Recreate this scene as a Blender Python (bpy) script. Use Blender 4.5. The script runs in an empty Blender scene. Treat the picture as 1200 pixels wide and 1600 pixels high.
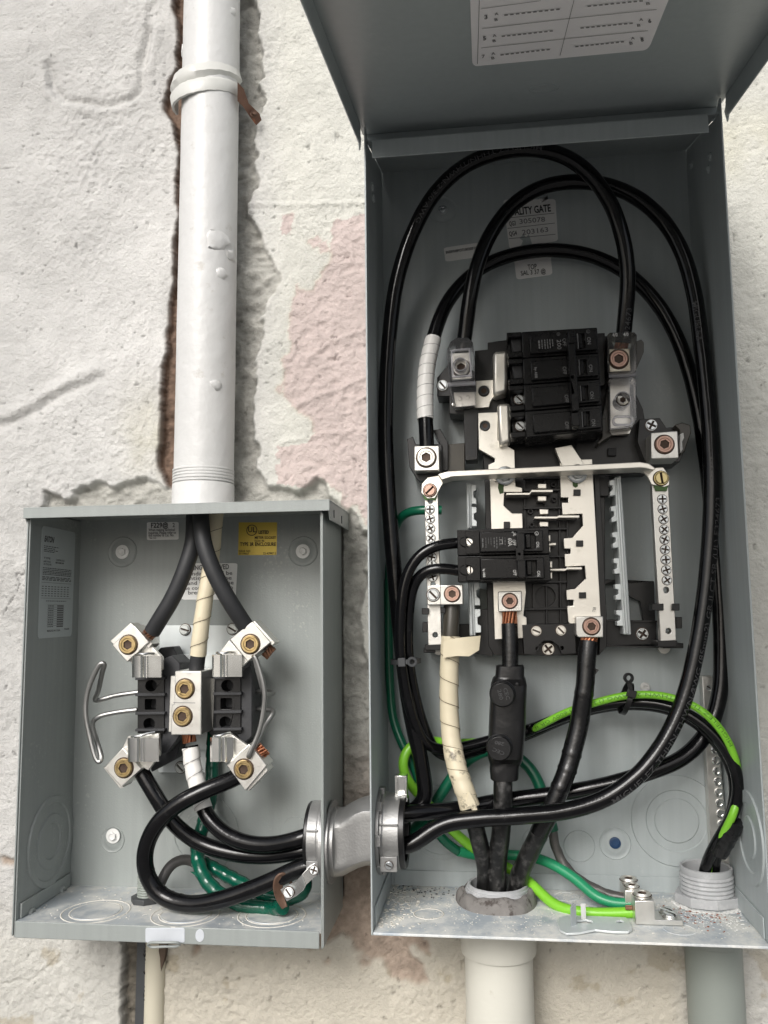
import bpy, bmesh, math, random
import numpy as np
from mathutils import Vector, Matrix, geometry
random.seed(7); RNG = np.random.default_rng(11)
scn = bpy.context.scene
COL = scn.collection
# ------------------------------------------------------------------ camera
DIST = 0.823                      # metres from the wall face (y = 0) to the camera
YAW, PITCH, ROLL, FPX = 0.1215, 0.1162, -0.0111, 1320.7
CAM = Vector((0, -DIST, 0))
FW = Vector((-math.sin(YAW)*math.cos(PITCH), math.cos(YAW)*math.cos(PITCH), math.sin(PITCH)))
_R = FW.cross(Vector((0, 0, 1))).normalized(); _U = _R.cross(FW)
RT = math.cos(ROLL)*_R + math.sin(ROLL)*_U
UP = math.cos(ROLL)*_U - math.sin(ROLL)*_R
cd = bpy.data.cameras.new('camera'); cam = bpy.data.objects.new('camera', cd); COL.objects.link(cam)
cam.matrix_world = Matrix(((RT.x, UP.x, -FW.x, CAM.x), (RT.y, UP.y, -FW.y, CAM.y), (RT.z, UP.z, -FW.z, CAM.z), (0, 0, 0, 1)))
cd.sensor_fit = 'VERTICAL'; cd.sensor_height = 32.0; cd.sensor_width = 24.0
cd.lens = FPX/1600*32.0; cd.clip_start = 0.01; cd.clip_end = 200
scn.camera = cam
# ------------------------------------------------------------------ light
w = bpy.data.worlds.new('World'); scn.world = w; w.use_nodes = True
nt = w.node_tree; nt.nodes.clear()
wo = nt.nodes.new('ShaderNodeOutputWorld'); bg = nt.nodes.new('ShaderNodeBackground')
sky = nt.nodes.new('ShaderNodeTexSky'); hs = nt.nodes.new('ShaderNodeHueSaturation')
sky.sky_type = 'NISHITA'; sky.sun_disc = False
SUN_EL, SUN_AZ = math.radians(34), math.radians(180+16)
sky.sun_elevation = SUN_EL; sky.sun_rotation = SUN_AZ
sky.air_density = 1.0; sky.dust_density = 4.0; sky.ozone_density = 1.0
hs.inputs['Saturation'].default_value = 0.42
bg.inputs['Strength'].default_value = 0.10
nt.links.new(sky.outputs[0], hs.inputs['Color']); nt.links.new(hs.outputs[0], bg.inputs[0]); nt.links.new(bg.outputs[0], wo.inputs[0])
sl = bpy.data.lights.new('sun', 'SUN'); so = bpy.data.objects.new('sun', sl); COL.objects.link(so)
sl.energy = 1.75; sl.angle = math.radians(26); sl.color = (1.0, 0.98, 0.96)
sd = Vector((math.sin(SUN_AZ)*math.cos(SUN_EL), math.cos(SUN_AZ)*math.cos(SUN_EL), math.sin(SUN_EL)))
so.location = sd*5; so.rotation_euler = (-sd).to_track_quat('-Z', 'Y').to_euler()
vs = scn.view_settings; vs.view_transform = 'Standard'; vs.look = 'None'; vs.exposure = 0.42; vs.gamma = 1.0; vs.use_curve_mapping = False
# ------------------------------------------------------------------ helpers
def ray(px, py):
    return FW + RT*((px-600)/FPX) - UP*((py-800)/FPX)
def at(px, py, d):                 # the point at d metres in front of the wall
    r = ray(px, py); return CAM + r*((DIST-d)/r.y)
def atx(px, py, X):
    r = ray(px, py); return CAM + r*(X/r.x)
def atz(px, py, Z):
    r = ray(px, py); return CAM + r*(Z/r.z)
def atp(px, py, P, N):
    r = ray(px, py); return CAM + r*((P-CAM).dot(N)/r.dot(N))
def pxm(n, d):                     # n photo pixels in metres at depth d
    return n*(DIST-d)/FPX
V = Vector
WL = {}                            # world location of each object
class G:
    def __init__(s): s.v = []; s.f = []
    def add(s, vs, fs):
        o = len(s.v); s.v += [V(p) for p in vs]; s.f += [[i+o for i in f] for f in fs]; return s
    def loft(s, rings, c0=True, c1=True, closed=True):
        n = len(rings[0]); vs = [p for r in rings for p in r]; fs = []
        for i in range(len(rings)-1):
            for j in range(n if closed else n-1):
                k = (j+1) % n
                fs.append([i*n+j, i*n+k, (i+1)*n+k, (i+1)*n+j])
        if c0: fs.append(list(range(n))[::-1])
        if c1: fs.append([(len(rings)-1)*n+j for j in range(n)])
        return s.add(vs, fs)
    def prism(s, front, back, holes_f=None, holes_b=None):
        if not holes_f: return s.loft([back, front])
        loops = [front]+holes_f; bl = [back]+holes_b
        tri = geometry.tessellate_polygon(loops)
        allf = [p for l in loops for p in l]; allb = [p for l in bl for p in l]; n = len(allf)
        fs = []
        for t in tri:
            fs.append(list(t)); fs.append([i+n for i in t[::-1]])
        o = 0
        for l in loops:
            m = len(l)
            for j in range(m): fs.append([o+j, o+(j+1) % m, n+o+(j+1) % m, n+o+j])
            o += m
        return s.add(allf+allb, fs)
    def box(s, c, size, M=None):
        c = V(c); hx, hy, hz = (q/2 for q in size); M = M or Matrix.Identity(3)
        P = [c+M@V((x*hx, y*hy, z*hz)) for x in (-1, 1) for y in (-1, 1) for z in (-1, 1)]
        return s.add(P, [[0, 1, 3, 2], [4, 6, 7, 5], [0, 4, 5, 1], [2, 3, 7, 6], [0, 2, 6, 4], [1, 5, 7, 3]])
    def lathe(s, c, axis, prof, n=28, cap0=False, cap1=True, seed=0, jit=0):
        axis = V(axis).normalized(); a = axis.orthogonal().normalized(); b = axis.cross(a); c = V(c)
        rings = []
        for r, h in prof:
            rings.append([c+axis*h+(a*math.cos(2*math.pi*j/n)+b*math.sin(2*math.pi*j/n))*(r*(1+jit*random.uniform(-1, 1))) for j in range(n)])
        return s.loft(rings, cap0, cap1)
    def tube(s, path, rad, n=14, cap=True, mod=None):
        P, T, N, B, S = frames(path); rings = []
        for i in range(len(P)):
            rg = []
            for j in range(n):
                a = 2*math.pi*j/n
                r = rad(S[i]) if callable(rad) else rad
                if mod: r = r*mod(S[i], a, P[i])
                rg.append(P[i]+(N[i]*math.cos(a)+B[i]*math.sin(a))*r)
            rings.append(rg)
        return s.loft(rings, cap, cap)
    def done(s, name, smooth=35):
        me = bpy.data.meshes.new(name); me.from_pydata([tuple(p) for p in s.v], [], s.f); me.update()
        bm = bmesh.new(); bm.from_mesh(me); bmesh.ops.recalc_face_normals(bm, faces=bm.faces[:]); bm.to_mesh(me); bm.free()
        if smooth:
            me.polygons.foreach_set('use_smooth', [True]*len(me.polygons)); me.set_sharp_from_angle(angle=math.radians(smooth))
        return me
def spline(pts, step=0.004):
    pts = [V(p) for p in pts]; q = [pts[0]*2-pts[1]]+pts+[pts[-1]*2-pts[-2]]; out = []
    for i in range(1, len(q)-2):
        p0, p1, p2, p3 = q[i-1:i+3]
        # centripetal Catmull-Rom
        t0 = 0; t1 = t0+max((p1-p0).length, 1e-6)**.5; t2 = t1+max((p2-p1).length, 1e-6)**.5; t3 = t2+max((p3-p2).length, 1e-6)**.5
        n = max(2, int((p2-p1).length/step))
        for k in range(n):
            t = t1+(t2-t1)*k/n
            A1 = p0*((t1-t)/(t1-t0))+p1*((t-t0)/(t1-t0)); A2 = p1*((t2-t)/(t2-t1))+p2*((t-t1)/(t2-t1)); A3 = p2*((t3-t)/(t3-t2))+p3*((t-t2)/(t3-t2))
            B1 = A1*((t2-t)/(t2-t0))+A2*((t-t0)/(t2-t0)); B2 = A2*((t3-t)/(t3-t1))+A3*((t-t1)/(t3-t1))
            out.append(B1*((t2-t)/(t2-t1))+B2*((t-t1)/(t2-t1)))
    out.append(pts[-1]); return out
def smoothpath(P, it=3):
    P = [p.copy() for p in P]
    for _ in range(it):
        P = [P[0]]+[(P[i-1]+P[i]*2+P[i+1])/4 for i in range(1, len(P)-1)]+[P[-1]]
    return P
def frames(P):
    n = len(P); T = []; N = []; B = []; S = [0.0]
    for i in range(n):
        t = (P[min(i+1, n-1)]-P[max(i-1, 0)]).normalized(); T.append(t)
        if i: S.append(S[-1]+(P[i]-P[i-1]).length)
        f = V((0, -1, 0)); f = f-t*f.dot(t)
        if f.length < 0.3: f = f+(N[-1] if N else V((1, 0, 0)))*(0.3-f.length)*2; f = f-t*f.dot(t)
        f.normalize(); N.append(f); B.append(f.cross(t))
    return P, T, N, B, S
def sub(P, s0, s1):
    L = sum((P[i]-P[i-1]).length for i in range(1, len(P))); out = []; acc = 0
    if s0 < 0: s0 += L
    if s1 <= 0: s1 += L
    for i in range(len(P)):
        if i: acc += (P[i]-P[i-1]).length
        if s0-1e-6 <= acc <= s1+1e-6: out.append(P[i])
    return out
def thing(name, label, cat, loc, group=None):
    o = bpy.data.objects.new(name, None); COL.objects.link(o); o.location = loc; o.empty_display_size = .02
    o['label'] = label; o['category'] = cat
    if group: o['group'] = group
    WL[o.name] = V(loc); return o
def link(name, me, m, parent=None, label=None, bevel=0, seg=2, stuff=False, center=True):
    """me in world coordinates -> one mesh object with its origin at its middle"""
    co = np.empty(len(me.vertices)*3, np.float32); me.vertices.foreach_get('co', co); co = co.reshape(-1, 3)
    c = V(((co.min(0)+co.max(0))/2).tolist()) if len(co) else V((0, 0, 0))
    me.vertices.foreach_set('co', (co-np.array(c, np.float32)).ravel()); me.update()
    o = bpy.data.objects.new(name, me); COL.objects.link(o)
    if m: me.materials.append(m)
    if parent: o.parent = parent; o.location = c-WL[parent.name]
    else: o.location = c
    WL[o.name] = c
    if label: o['label'] = label
    if stuff: o['kind'] = 'stuff'
    if bevel:
        b = o.modifiers.new('bevel', 'BEVEL'); b.width = bevel; b.segments = seg; b.limit_method = 'ANGLE'; b.angle_limit = math.radians(40); b.harden_normals = False
    return o
def obj(name, g, m, parent=None, label=None, bevel=0, smooth=35, **k):
    return link(name, g.done(name, smooth), m, parent, label, bevel, **k)
def tag(o, label, cat, group=None):
    o['label'] = label; o['category'] = cat
    if group: o['group'] = group
    return o
def pp(poly, d0, d1, g=None, holes=None):
    """solid whose front outline (photo pixels) lies at depth d1, going straight back to d0"""
    g = g or G(); f = [at(x, y, d1) for x, y in poly]; b = [V((p.x, -d0, p.z)) for p in f]
    hf = hb = None
    if holes:
        hf = [[at(x, y, d1) for x, y in h] for h in holes]; hb = [[V((p.x, -d0, p.z)) for p in h] for h in hf]
    return g.prism(f, b, hf, hb)
def circ(cx, cy, r, n=16, ry=None):
    return [(cx+r*math.cos(2*math.pi*i/n), cy+(ry or r)*math.sin(2*math.pi*i/n)) for i in range(n)]
def rrect(x0, y0, x1, y1, r, n=4):
    out = []
    for cx, cy, a in ((x1-r, y0+r, -90), (x1-r, y1-r, 0), (x0+r, y1-r, 90), (x0+r, y0+r, 180)):
        for i in range(n+1):
            t = math.radians(a+90*i/n); out.append((cx+r*math.cos(t), cy+r*math.sin(t)))
    return out
def quadmap(q, s, t):             # q = TL, TR, BR, BL pixels; s right, t down in 0..1
    a = [q[0][i]*(1-s)*(1-t)+q[1][i]*s*(1-t)+q[2][i]*s*t+q[3][i]*(1-s)*t for i in (0, 1)]
    return a[0], a[1]
def rquad(q, r=.08, n=4):
    return [quadmap(q, x, y) for x, y in rrect(0, 0, 1, 1, r, n)]
# ------------------------------------------------------------------ materials
M = {}
def mat(name, base, rough=.5, metal=0.0, var=.12, vs=60, bump=0, bs=300, rvar=.08, dust=0, dcol=(.62, .62, .6), ds=18, spec=.5, coat=0, stain=None, sscale=25, aniso=0, sheet=0):
    m = bpy.data.materials.new(name); m.use_nodes = True; n = m.node_tree; N = n.nodes; L = n.links
    b = N['Principled BSDF']; geo = N.new('ShaderNodeNewGeometry')
    b.inputs['Metallic'].default_value = metal; b.inputs['Specular IOR Level'].default_value = spec; b.inputs['Coat Weight'].default_value = coat
    nz = N.new('ShaderNodeTexNoise'); nz.inputs['Scale'].default_value = vs; nz.inputs['Detail'].default_value = 5; L.new(geo.outputs['Position'], nz.inputs['Vector'])
    mx = N.new('ShaderNodeMix'); mx.data_type = 'RGBA'; L.new(nz.outputs['Fac'], mx.inputs['Factor'])
    mx.inputs['A'].default_value = (*[c*(1-var) for c in base], 1); mx.inputs['B'].default_value = (*[min(1, c*(1+var)) for c in base], 1)
    colr = mx.outputs['Result']
    mr = N.new('ShaderNodeMapRange'); L.new(nz.outputs['Fac'], mr.inputs['Value']); mr.inputs['To Min'].default_value = max(.02, rough-rvar); mr.inputs['To Max'].default_value = min(1, rough+rvar)
    ro = mr.outputs['Result']
    if stain:
        z = N.new('ShaderNodeTexNoise'); z.inputs['Scale'].default_value = sscale; z.inputs['Detail'].default_value = 6; z.inputs['Roughness'].default_value = .65; L.new(geo.outputs['Position'], z.inputs['Vector'])
        rr = N.new('ShaderNodeMapRange'); L.new(z.outputs['Fac'], rr.inputs['Value']); rr.inputs['From Min'].default_value = stain[1]; rr.inputs['From Max'].default_value = stain[1]+.12
        rr.inputs['To Max'].default_value = stain[2]
        m2 = N.new('ShaderNodeMix'); m2.data_type = 'RGBA'; L.new(rr.outputs[0], m2.inputs['Factor']); L.new(colr, m2.inputs['A']); m2.inputs['B'].default_value = (*stain[0], 1); colr = m2.outputs['Result']
    if dust:
        z = N.new('ShaderNodeTexNoise'); z.inputs['Scale'].default_value = ds; z.inputs['Detail'].default_value = 8; z.inputs['Roughness'].default_value = .7; L.new(geo.outputs['Position'], z.inputs['Vector'])
        rr = N.new('ShaderNodeMapRange'); L.new(z.outputs['Fac'], rr.inputs['Value']); rr.inputs['From Min'].default_value = .62-.3*dust; rr.inputs['From Max'].default_value = .82-.3*dust; rr.inputs['To Max'].default_value = min(1, dust*1.2)
        m2 = N.new('ShaderNodeMix'); m2.data_type = 'RGBA'; L.new(rr.outputs[0], m2.inputs['Factor']); L.new(colr, m2.inputs['A']); m2.inputs['B'].default_value = (*dcol, 1); colr = m2.outputs['Result']
        m3 = N.new('ShaderNodeMix'); m3.data_type = 'FLOAT'; L.new(rr.outputs[0], m3.inputs['Factor']); L.new(ro, m3.inputs['A']); m3.inputs['B'].default_value = .9; ro = m3.outputs['Result']
    if sheet:
        mp = N.new('ShaderNodeMapping'); mp.inputs['Scale'].default_value = (150, 150, 5); L.new(geo.outputs['Position'], mp.inputs['Vector'])
        z = N.new('ShaderNodeTexNoise'); z.inputs['Scale'].default_value = 1; z.inputs['Detail'].default_value = 5; L.new(mp.outputs[0], z.inputs['Vector'])
        rr = N.new('ShaderNodeMapRange'); L.new(z.outputs['Fac'], rr.inputs['Value']); rr.inputs['From Min'].default_value = .3; rr.inputs['From Max'].default_value = .7; rr.inputs['To Min'].default_value = 1-sheet; rr.inputs['To Max'].default_value = 1+sheet
        mm = N.new('ShaderNodeMix'); mm.data_type = 'RGBA'; mm.blend_type = 'MULTIPLY'; mm.inputs['Factor'].default_value = 1; L.new(colr, mm.inputs['A']); L.new(rr.outputs[0], mm.inputs['B']); colr = mm.outputs['Result']
        z = N.new('ShaderNodeTexNoise'); z.inputs['Scale'].default_value = 330; z.inputs['Detail'].default_value = 3; L.new(geo.outputs['Position'], z.inputs['Vector'])
        z2 = N.new('ShaderNodeTexNoise'); z2.inputs['Scale'].default_value = 13; z2.inputs['Detail'].default_value = 4; L.new(geo.outputs['Position'], z2.inputs['Vector'])
        ad = N.new('ShaderNodeMath'); ad.operation = 'MULTIPLY'; L.new(z.outputs['Fac'], ad.inputs[0]); L.new(z2.outputs['Fac'], ad.inputs[1])
        rr = N.new('ShaderNodeMapRange'); L.new(ad.outputs[0], rr.inputs['Value']); rr.inputs['From Min'].default_value = .37; rr.inputs['From Max'].default_value = .45; rr.inputs['To Max'].default_value = .28
        mm = N.new('ShaderNodeMix'); mm.data_type = 'RGBA'; L.new(rr.outputs[0], mm.inputs['Factor']); L.new(colr, mm.inputs['A']); mm.inputs['B'].default_value = (.55, .55, .52, 1); colr = mm.outputs['Result']
    L.new(colr, b.inputs['Base Color']); L.new(ro, b.inputs['Roughness'])
    if bump:
        z = N.new('ShaderNodeTexNoise'); z.inputs['Scale'].default_value = bs; z.inputs['Detail'].default_value = 4; L.new(geo.outputs['Position'], z.inputs['Vector'])
        bp = N.new('ShaderNodeBump'); bp.inputs['Strength'].default_value = 1; bp.inputs['Distance'].default_value = bump; L.new(z.outputs['Fac'], bp.inputs['Height']); L.new(bp.outputs[0], b.inputs['Normal'])
    M[name] = m; return m
mat('grey_paint', (.39, .43, .433), .40, 0, .07, 9, .00016, 600, .07, spec=.5, stain=((.42, .44, .43), .57, .35), sscale=7, sheet=.05)
mat('satin_wire', (.33, .33, .32), .42, .95, .15, 80)
mat('grey_paint_dusty', (.40, .45, .49), .45, 0, .06, 14, .0001, 700, .05, dust=.80, ds=30, dcol=(.74, .74, .70), stain=((.50, .48, .38), .55, .5), sscale=14)
mat('box_paint', (.282, .305, .295), .42, 0, .07, 9, .00016, 600, .07, spec=.5, stain=((.32, .33, .31), .57, .35), sscale=7, sheet=.05)
mat('zinc_plate', (.68, .72, .72), .38, .3, .14, 40, .00006, 400, .1)
mat('latch_metal', (.60, .63, .67), .45, .25, .12, 60, .0001, 500)
mat('seam_dirt_shadow', (.16, .13, .09), .8, 0, .4, 100)  # dirt and the shadow line at tape edges, both put into the colour
mat('lime_ink', (.05, .16, .01), .5, 0, 0)
mat('cap_ink', (.055, .055, .057), .6, 0, 0)
mat('zinc_bright', (.66, .69, .70), .30, .9, .18, 40, .00005, 400, .12)
mat('zinc_floor', (.46, .50, .53), .42, .35, .2, 22, .0001, 300, .12, dust=.72, ds=26, dcol=(.74, .73, .68))
mat('zinc_dull', (.62, .64, .62), .42, .6, .14, 35, .0001, 300, .1, stain=((.75, .75, .73), .58, .5), sscale=60)
mat('aluminium', (.72, .71, .67), .38, .9, .1, 120, .0001, 900, .12, stain=((.45, .42, .38), .62, .5), sscale=90)
mat('tin_plate', (.84, .81, .74), .34, .85, .12, 50, .00008, 500, .12, stain=((.42, .40, .33), .6, .5), sscale=45)
mat('steel_clip', (.86, .86, .83), .24, 1, .1, 50, 0, 300, .08)
mat('cast_zinc', (.34, .34, .335), .46, .75, .18, 60, .0002, 500, .12)
mat('brass', (.62, .47, .24), .3, 1, .18, 200, 0, 300, .1)
mat('rosy_brass', (.55, .36, .29), .42, .9, .2, 200, 0, 300, .1)
mat('gold_screw', (.60, .50, .26), .35, 1, .2, 150)
mat('copper', (.62, .27, .15), .34, 1, .3, 250)
mat('copper_dark', (.20, .10, .06), .5, .6, .3, 250)
mat('brown_braid', (.13, .075, .05), .55, .3, .3, 300, .0002, 900)
mat('black_cable', (.0035, .0035, .0042), .15, 0, .3, 90, .00008, 420, .06, spec=.36, dust=.18, ds=95, dcol=(.05, .05, .052))
mat('black_cable_dirty', (.006, .006, .006), .34, 0, .3, 90, .00012, 400, .1, dust=.42, ds=110, dcol=(.15, .145, .14))
mat('black_old_cable', (.020, .021, .023), .55, 0, .3, 60, .0001, 400, .1, dust=.1, dcol=(.15, .15, .15))
mat('black_tape', (.006, .006, .0065), .26, 0, .3, 80, .0002, 250, .1)
mat('black_plastic', (.006, .006, .0065), .34, 0, .25, 60, .00008, 800, .1, dust=.08, ds=50, dcol=(.09, .09, .09))
mat('breaker_plastic', (.0045, .0045, .005), .27, 0, .2, 60, .00008, 1200, .06, dust=.06, ds=40, dcol=(.03, .03, .03), spec=.30)
mat('smoke_plastic', (.05, .045, .035), .3, 0, .3, 60)
mat('grey_black', (.03, .031, .034), .55, 0, .3, 40, .0002, 300, .1, dust=.2, dcol=(.1, .1, .11))
mat('rubber_boot', (.007, .007, .0075), .33, 0, .2, 60, .0004, 120, .1, dust=.1, ds=60, dcol=(.08, .08, .08))
mat('white_tape', (.74, .73, .70), .45, 0, .08, 60, .0002, 200, .1)
mat('grey_white_tape', (.55, .56, .53), .4, 0, .08, 60, .0002, 200, .1)
mat('cream_tape', (.67, .60, .44), .42, 0, .08, 60, .0002, 160, .1, stain=((.12, .09, .06), .64, .5), sscale=70)
mat('cream_tape_dirty', (.67, .60, .44), .42, 0, .08, 60, .0002, 160, .1, stain=((.05, .04, .03), .545, .9), sscale=95)
mat('green_cable', (.004, .10, .052), .3, 0, .25, 60, .00005, 300)
mat('green_cable_lit', (.02, .26, .12), .35, 0, .2, 60, .00005, 300)  # same green insulation, with the light on it put into the colour
mat('green_tape', (.002, .075, .045), .2, 0, .3, 60, .0003, 180)
mat('lime_cable', (.21, .54, .035), .33, 0, .12, 60, .00005, 300)
mat('grey_wire', (.10, .095, .09), .4, .3, .35, 120, .0002, 400)
mat('dark_strip', (.06, .063, .066), .5, .3, .25, 50, .0001, 400)
mat('pvc_grey', (.25, .275, .25), .5, 0, .08, 25, .0001, 300)
mat('pvc_fitting', (.42, .43, .44), .5, 0, .1, 40, .0001, 300, dust=.35, ds=70, dcol=(.75, .75, .75))
mat('putty', (.19, .18, .17), .9, 0, .35, 90, .0012, 160, 0, stain=((.05, .04, .035), .52, .9), sscale=110)
mat('white_sticker', (.76, .76, .74), .5, 0, .05, 40)
mat('silver_sticker', (.44, .48, .48), .4, 0, .05, 40)
mat('card', (.80, .79, .80), .6, 0, .05, 30)
mat('yellow_sticker', (.58, .43, .07), .35, .3, .1, 40)
mat('ink', (.02, .02, .022), .6, 0, 0)
mat('grey_ink', (.20, .20, .20), .6, 0, 0)
mat('white_ink', (.55, .55, .53), .6, 0, 0)
mat('dim_ink', (.11, .11, .11), .6, 0, 0)
mat('green_mark', (.05, .13, .02), .4, 0, .2, 100)
mat('pipe_paint', (.585, .585, .575), .42, 0, .05, 25, .0011, 75, .06, stain=((.36, .33, .28), .615, .55), sscale=55)
mat('strap_paint', (.58, .58, .55), .4, 0, .12, 40, .0003, 100, .06, stain=((.25, .22, .18), .66, .8), sscale=60)
mat('rust', (.14, .07, .045), .85, 0, .5, 80, .0008, 200, 0, stain=((.42, .14, .06), .6, .8), sscale=80)
mat('old_pvc_paint', (.60, .59, .525), .55, 0, .08, 14, .0003, 120, .05, stain=((.33, .28, .20), .68, .6), sscale=35)
mat('cream_pipe', (.52, .485, .385), .5, 0, .08, 20, .0002, 120)
mat('blue_plug', (.012, .05, .13), .4)
mat('flakes', (.62, .60, .54), .9, 0, .3, 200)
mat('rust_flakes', (.30, .12, .07), .9, 0, .5, 300)
mat('socket_grime_shade', (.07, .045, .032), .5, .5, .4, 200)  # grime plus the shade in screw recesses and rim gaps, as one colour
mat('brown_wood', (.10, .07, .05), .9, 0, .4, 60, .001, 120)
def clear(name, tint, film):
    m = bpy.data.materials.new(name); m.use_nodes = True; N = m.node_tree.nodes; L = m.node_tree.links; N.clear()
    o = N.new('ShaderNodeOutputMaterial'); tr = N.new('ShaderNodeBsdfTransparent'); gl = N.new('ShaderNodeBsdfGlossy'); df = N.new('ShaderNodeBsdfDiffuse'); fr = N.new('ShaderNodeFresnel'); m1 = N.new('ShaderNodeMixShader'); m2 = N.new('ShaderNodeMixShader')
    tr.inputs[0].default_value = (*tint, 1); gl.inputs['Roughness'].default_value = .07; df.inputs[0].default_value = (.75, .75, .78, 1); fr.inputs[0].default_value = 1.5
    m1.inputs[0].default_value = film; L.new(tr.outputs[0], m1.inputs[1]); L.new(df.outputs[0], m1.inputs[2]); L.new(fr.outputs[0], m2.inputs[0]); L.new(m1.outputs[0], m2.inputs[1]); L.new(gl.outputs[0], m2.inputs[2]); L.new(m2.outputs[0], o.inputs[0]); M[name] = m
clear('clear_plastic', (.985, .985, .99), .035); clear('smoky_clear', (.88, .86, .82), .03); clear('clear_rim', (.9, .9, .93), .30)
# ------------------------------------------------------------------ lettering
def text_mesh(body, bold=0.0):
    cu = bpy.data.curves.new('t', 'FONT'); cu.body = body; cu.resolution_u = 2; cu.offset = bold; cu.align_x = 'LEFT'; cu.fill_mode = 'FRONT'
    ob = bpy.data.objects.new('t', cu); me = bpy.data.meshes.new_from_object(ob)
    bpy.data.objects.remove(ob); bpy.data.curves.remove(cu); return me
def text_flat(lines, m, parent, P, eps=0.0003, name='lettering'):
    """lines = (text, x0,y0, x1,y1, height px [,bold]); P(px,py) -> world point on the surface, text spans p0 -> p1"""
    g = G()
    for ln in lines:
        body, x0, y0, x1, y1, h = ln[:6]; bold = ln[6] if len(ln) > 6 else .01
        me = text_mesh(body, bold)
        if not len(me.vertices): continue
        xs = [v.co.x for v in me.vertices]; a, b = min(xs), max(xs)
        dx, dy = x1-x0, y1-y0; L = math.hypot(dx, dy); nx, ny = dy/L, -dx/L
        vs = []
        for v in me.vertices:
            s = (v.co.x-a)/max(b-a, 1e-6); t = v.co.y/0.69*h
            p = P(x0+dx*s+nx*t, y0+dy*s+ny*t); vs.append(p+(CAM-p).normalized()*eps)
        g.add(vs, [list(p.vertices) for p in me.polygons]); bpy.data.meshes.remove(me)
    return link(name, g.done(name, 0), m, parent)
def bars(rows, m, parent, P, eps=0.0003, name='printed_line'):
    """thin printed rules and unreadable small print: rows = (x0,y0,x1,y1,thickness px, dashes)"""
    g = G()
    for x0, y0, x1, y1, t, nd in rows:
        dx, dy = x1-x0, y1-y0; L = math.hypot(dx, dy); nx, ny = dy/L*t/2, -dx/L*t/2
        pos = 0.0; segs = []
        if nd == 0: segs = [(0, 1)]
        elif nd < 0:
            k = -nd
            segs = [(i/k, (i+.62)/k) for i in range(k)]
        else:
            while pos < 1:
                l = random.uniform(.5, 1.5)/nd; segs.append((pos, min(1, pos+l))); pos += l+.25/nd
        for a, b in segs:
            q = []
            for s, k in ((a, -1), (b, -1), (b, 1), (a, 1)):
                p = P(x0+dx*s+nx*k, y0+dy*s+ny*k); q.append(p+(CAM-p).normalized()*eps)
            g.add(q, [[0, 1, 2, 3]])
    return link(name, g.done(name, 0), m, parent)
def tube_text(body, path, s0, h, rad, a0, m, parent, flip=False, gap=1.0, bold=.0):
    me = text_mesh(body, bold); P, T, N, B, S = frames(path); vs = []; k = h/0.69; Sn = np.array(S)
    for v in me.vertices:
        s = s0+(-1 if flip else 1)*v.co.x*k*gap; a = a0+(-1 if flip else 1)*(v.co.y*k-h/2)/rad
        i = int(np.clip(np.searchsorted(Sn, s)-1, 0, len(P)-2)); t = (s-S[i])/max(S[i+1]-S[i], 1e-6)
        c = P[i].lerp(P[i+1], t); n = N[i].lerp(N[i+1], t).normalized(); b = B[i].lerp(B[i+1], t).normalized()
        # N faces the camera; letters' up = N x T
        up = b
        vs.append(c+(n*math.cos(a)+up*math.sin(a))*(rad+.00025))
    g = G().add(vs, [list(p.vertices) for p in me.polygons]); bpy.data.meshes.remove(me)
    return link('lettering', g.done('lettering', 0), m, parent)
# ------------------------------------------------------------------ screws and other small hardware (mesh shared, unit radius, axis -Y)
def ringpts(r, y, n=24, hexa=False):
    out = []
    for j in range(n):
        a = 2*math.pi*j/n; q = r
        if hexa: q = r*math.cos(math.pi/6)/math.cos(((a+math.pi/6) % (math.pi/3))-math.pi/6)
        out.append(V((q*math.cos(a), -y, q*math.sin(a))))
    return out
def grime_shade(me, r):
    for p in me.polygons:
        q = math.hypot(p.center.x, p.center.z)
        if (q < r and p.center.y > -.21 and abs(p.normal.y) < 2) or q > 1.02: p.material_index = 1
    return me
GRING = lambda g: g.loft([ringpts(1.16, .012), ringpts(.99, .03)], False, False)  # dark ring standing for the shaded clearance gap round the head
def m_hexsocket():
    g = G(); GRING(g); g.loft([ringpts(1, -.3), ringpts(1, .22), ringpts(.92, .32), ringpts(.74, .32), ringpts(.66, .22), ringpts(.56, .22, 24, True), ringpts(.52, .14, 24, True), ringpts(.49, .07, 24, True), ringpts(.2, .05)], False, True)
    me = g.done('set_screw', 40)
    return grime_shade(me, .57)
def m_slot():
    g = G(); GRING(g); g.loft([ringpts(1, 0), ringpts(1, .28), ringpts(.88, .28), ringpts(.86, .02)], False, True)
    for s in (1, -1):
        pts = [(.9*math.cos(a), .9*math.sin(a)) for a in np.linspace(math.asin(.17/.9), math.pi-math.asin(.17/.9), 12)]
        r = [[V((x, -.2, s*z)) for x, z in pts], [V((x, -.45, s*z)) for x, z in pts], [V((x*.85, -.58, s*(.17+(z-.17)*.85))) for x, z in pts]]
        g.loft(r, False, True)
    return grime_shade(g.done('slot_screw', 40), .87)
def m_combo():
    g = G(); GRING(g); g.loft([ringpts(1, 0), ringpts(1, .25), ringpts(.88, .25), ringpts(.86, .02)], False, True)
    for q in range(4):
        a0 = q*math.pi/2; w0 = .15
        pts = [(w0, w0)]+[(.9*math.cos(a), .9*math.sin(a)) for a in np.linspace(math.asin(w0/.9), math.pi/2-math.asin(w0/.9), 6)]
        R = Matrix.Rotation(a0, 2); pr = [R@V(p) for p in pts]; c = R@V((.45, .45))
        g.loft([[V((p.x, -.2, p.y)) for p in pr], [V((p.x, -.42, p.y)) for p in pr], [V((c.x+(p.x-c.x)*.8, -.55, c.y+(p.y-c.y)*.8)) for p in pr]], False, True)
    return grime_shade(g.done('cross_screw', 40), .87)
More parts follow.
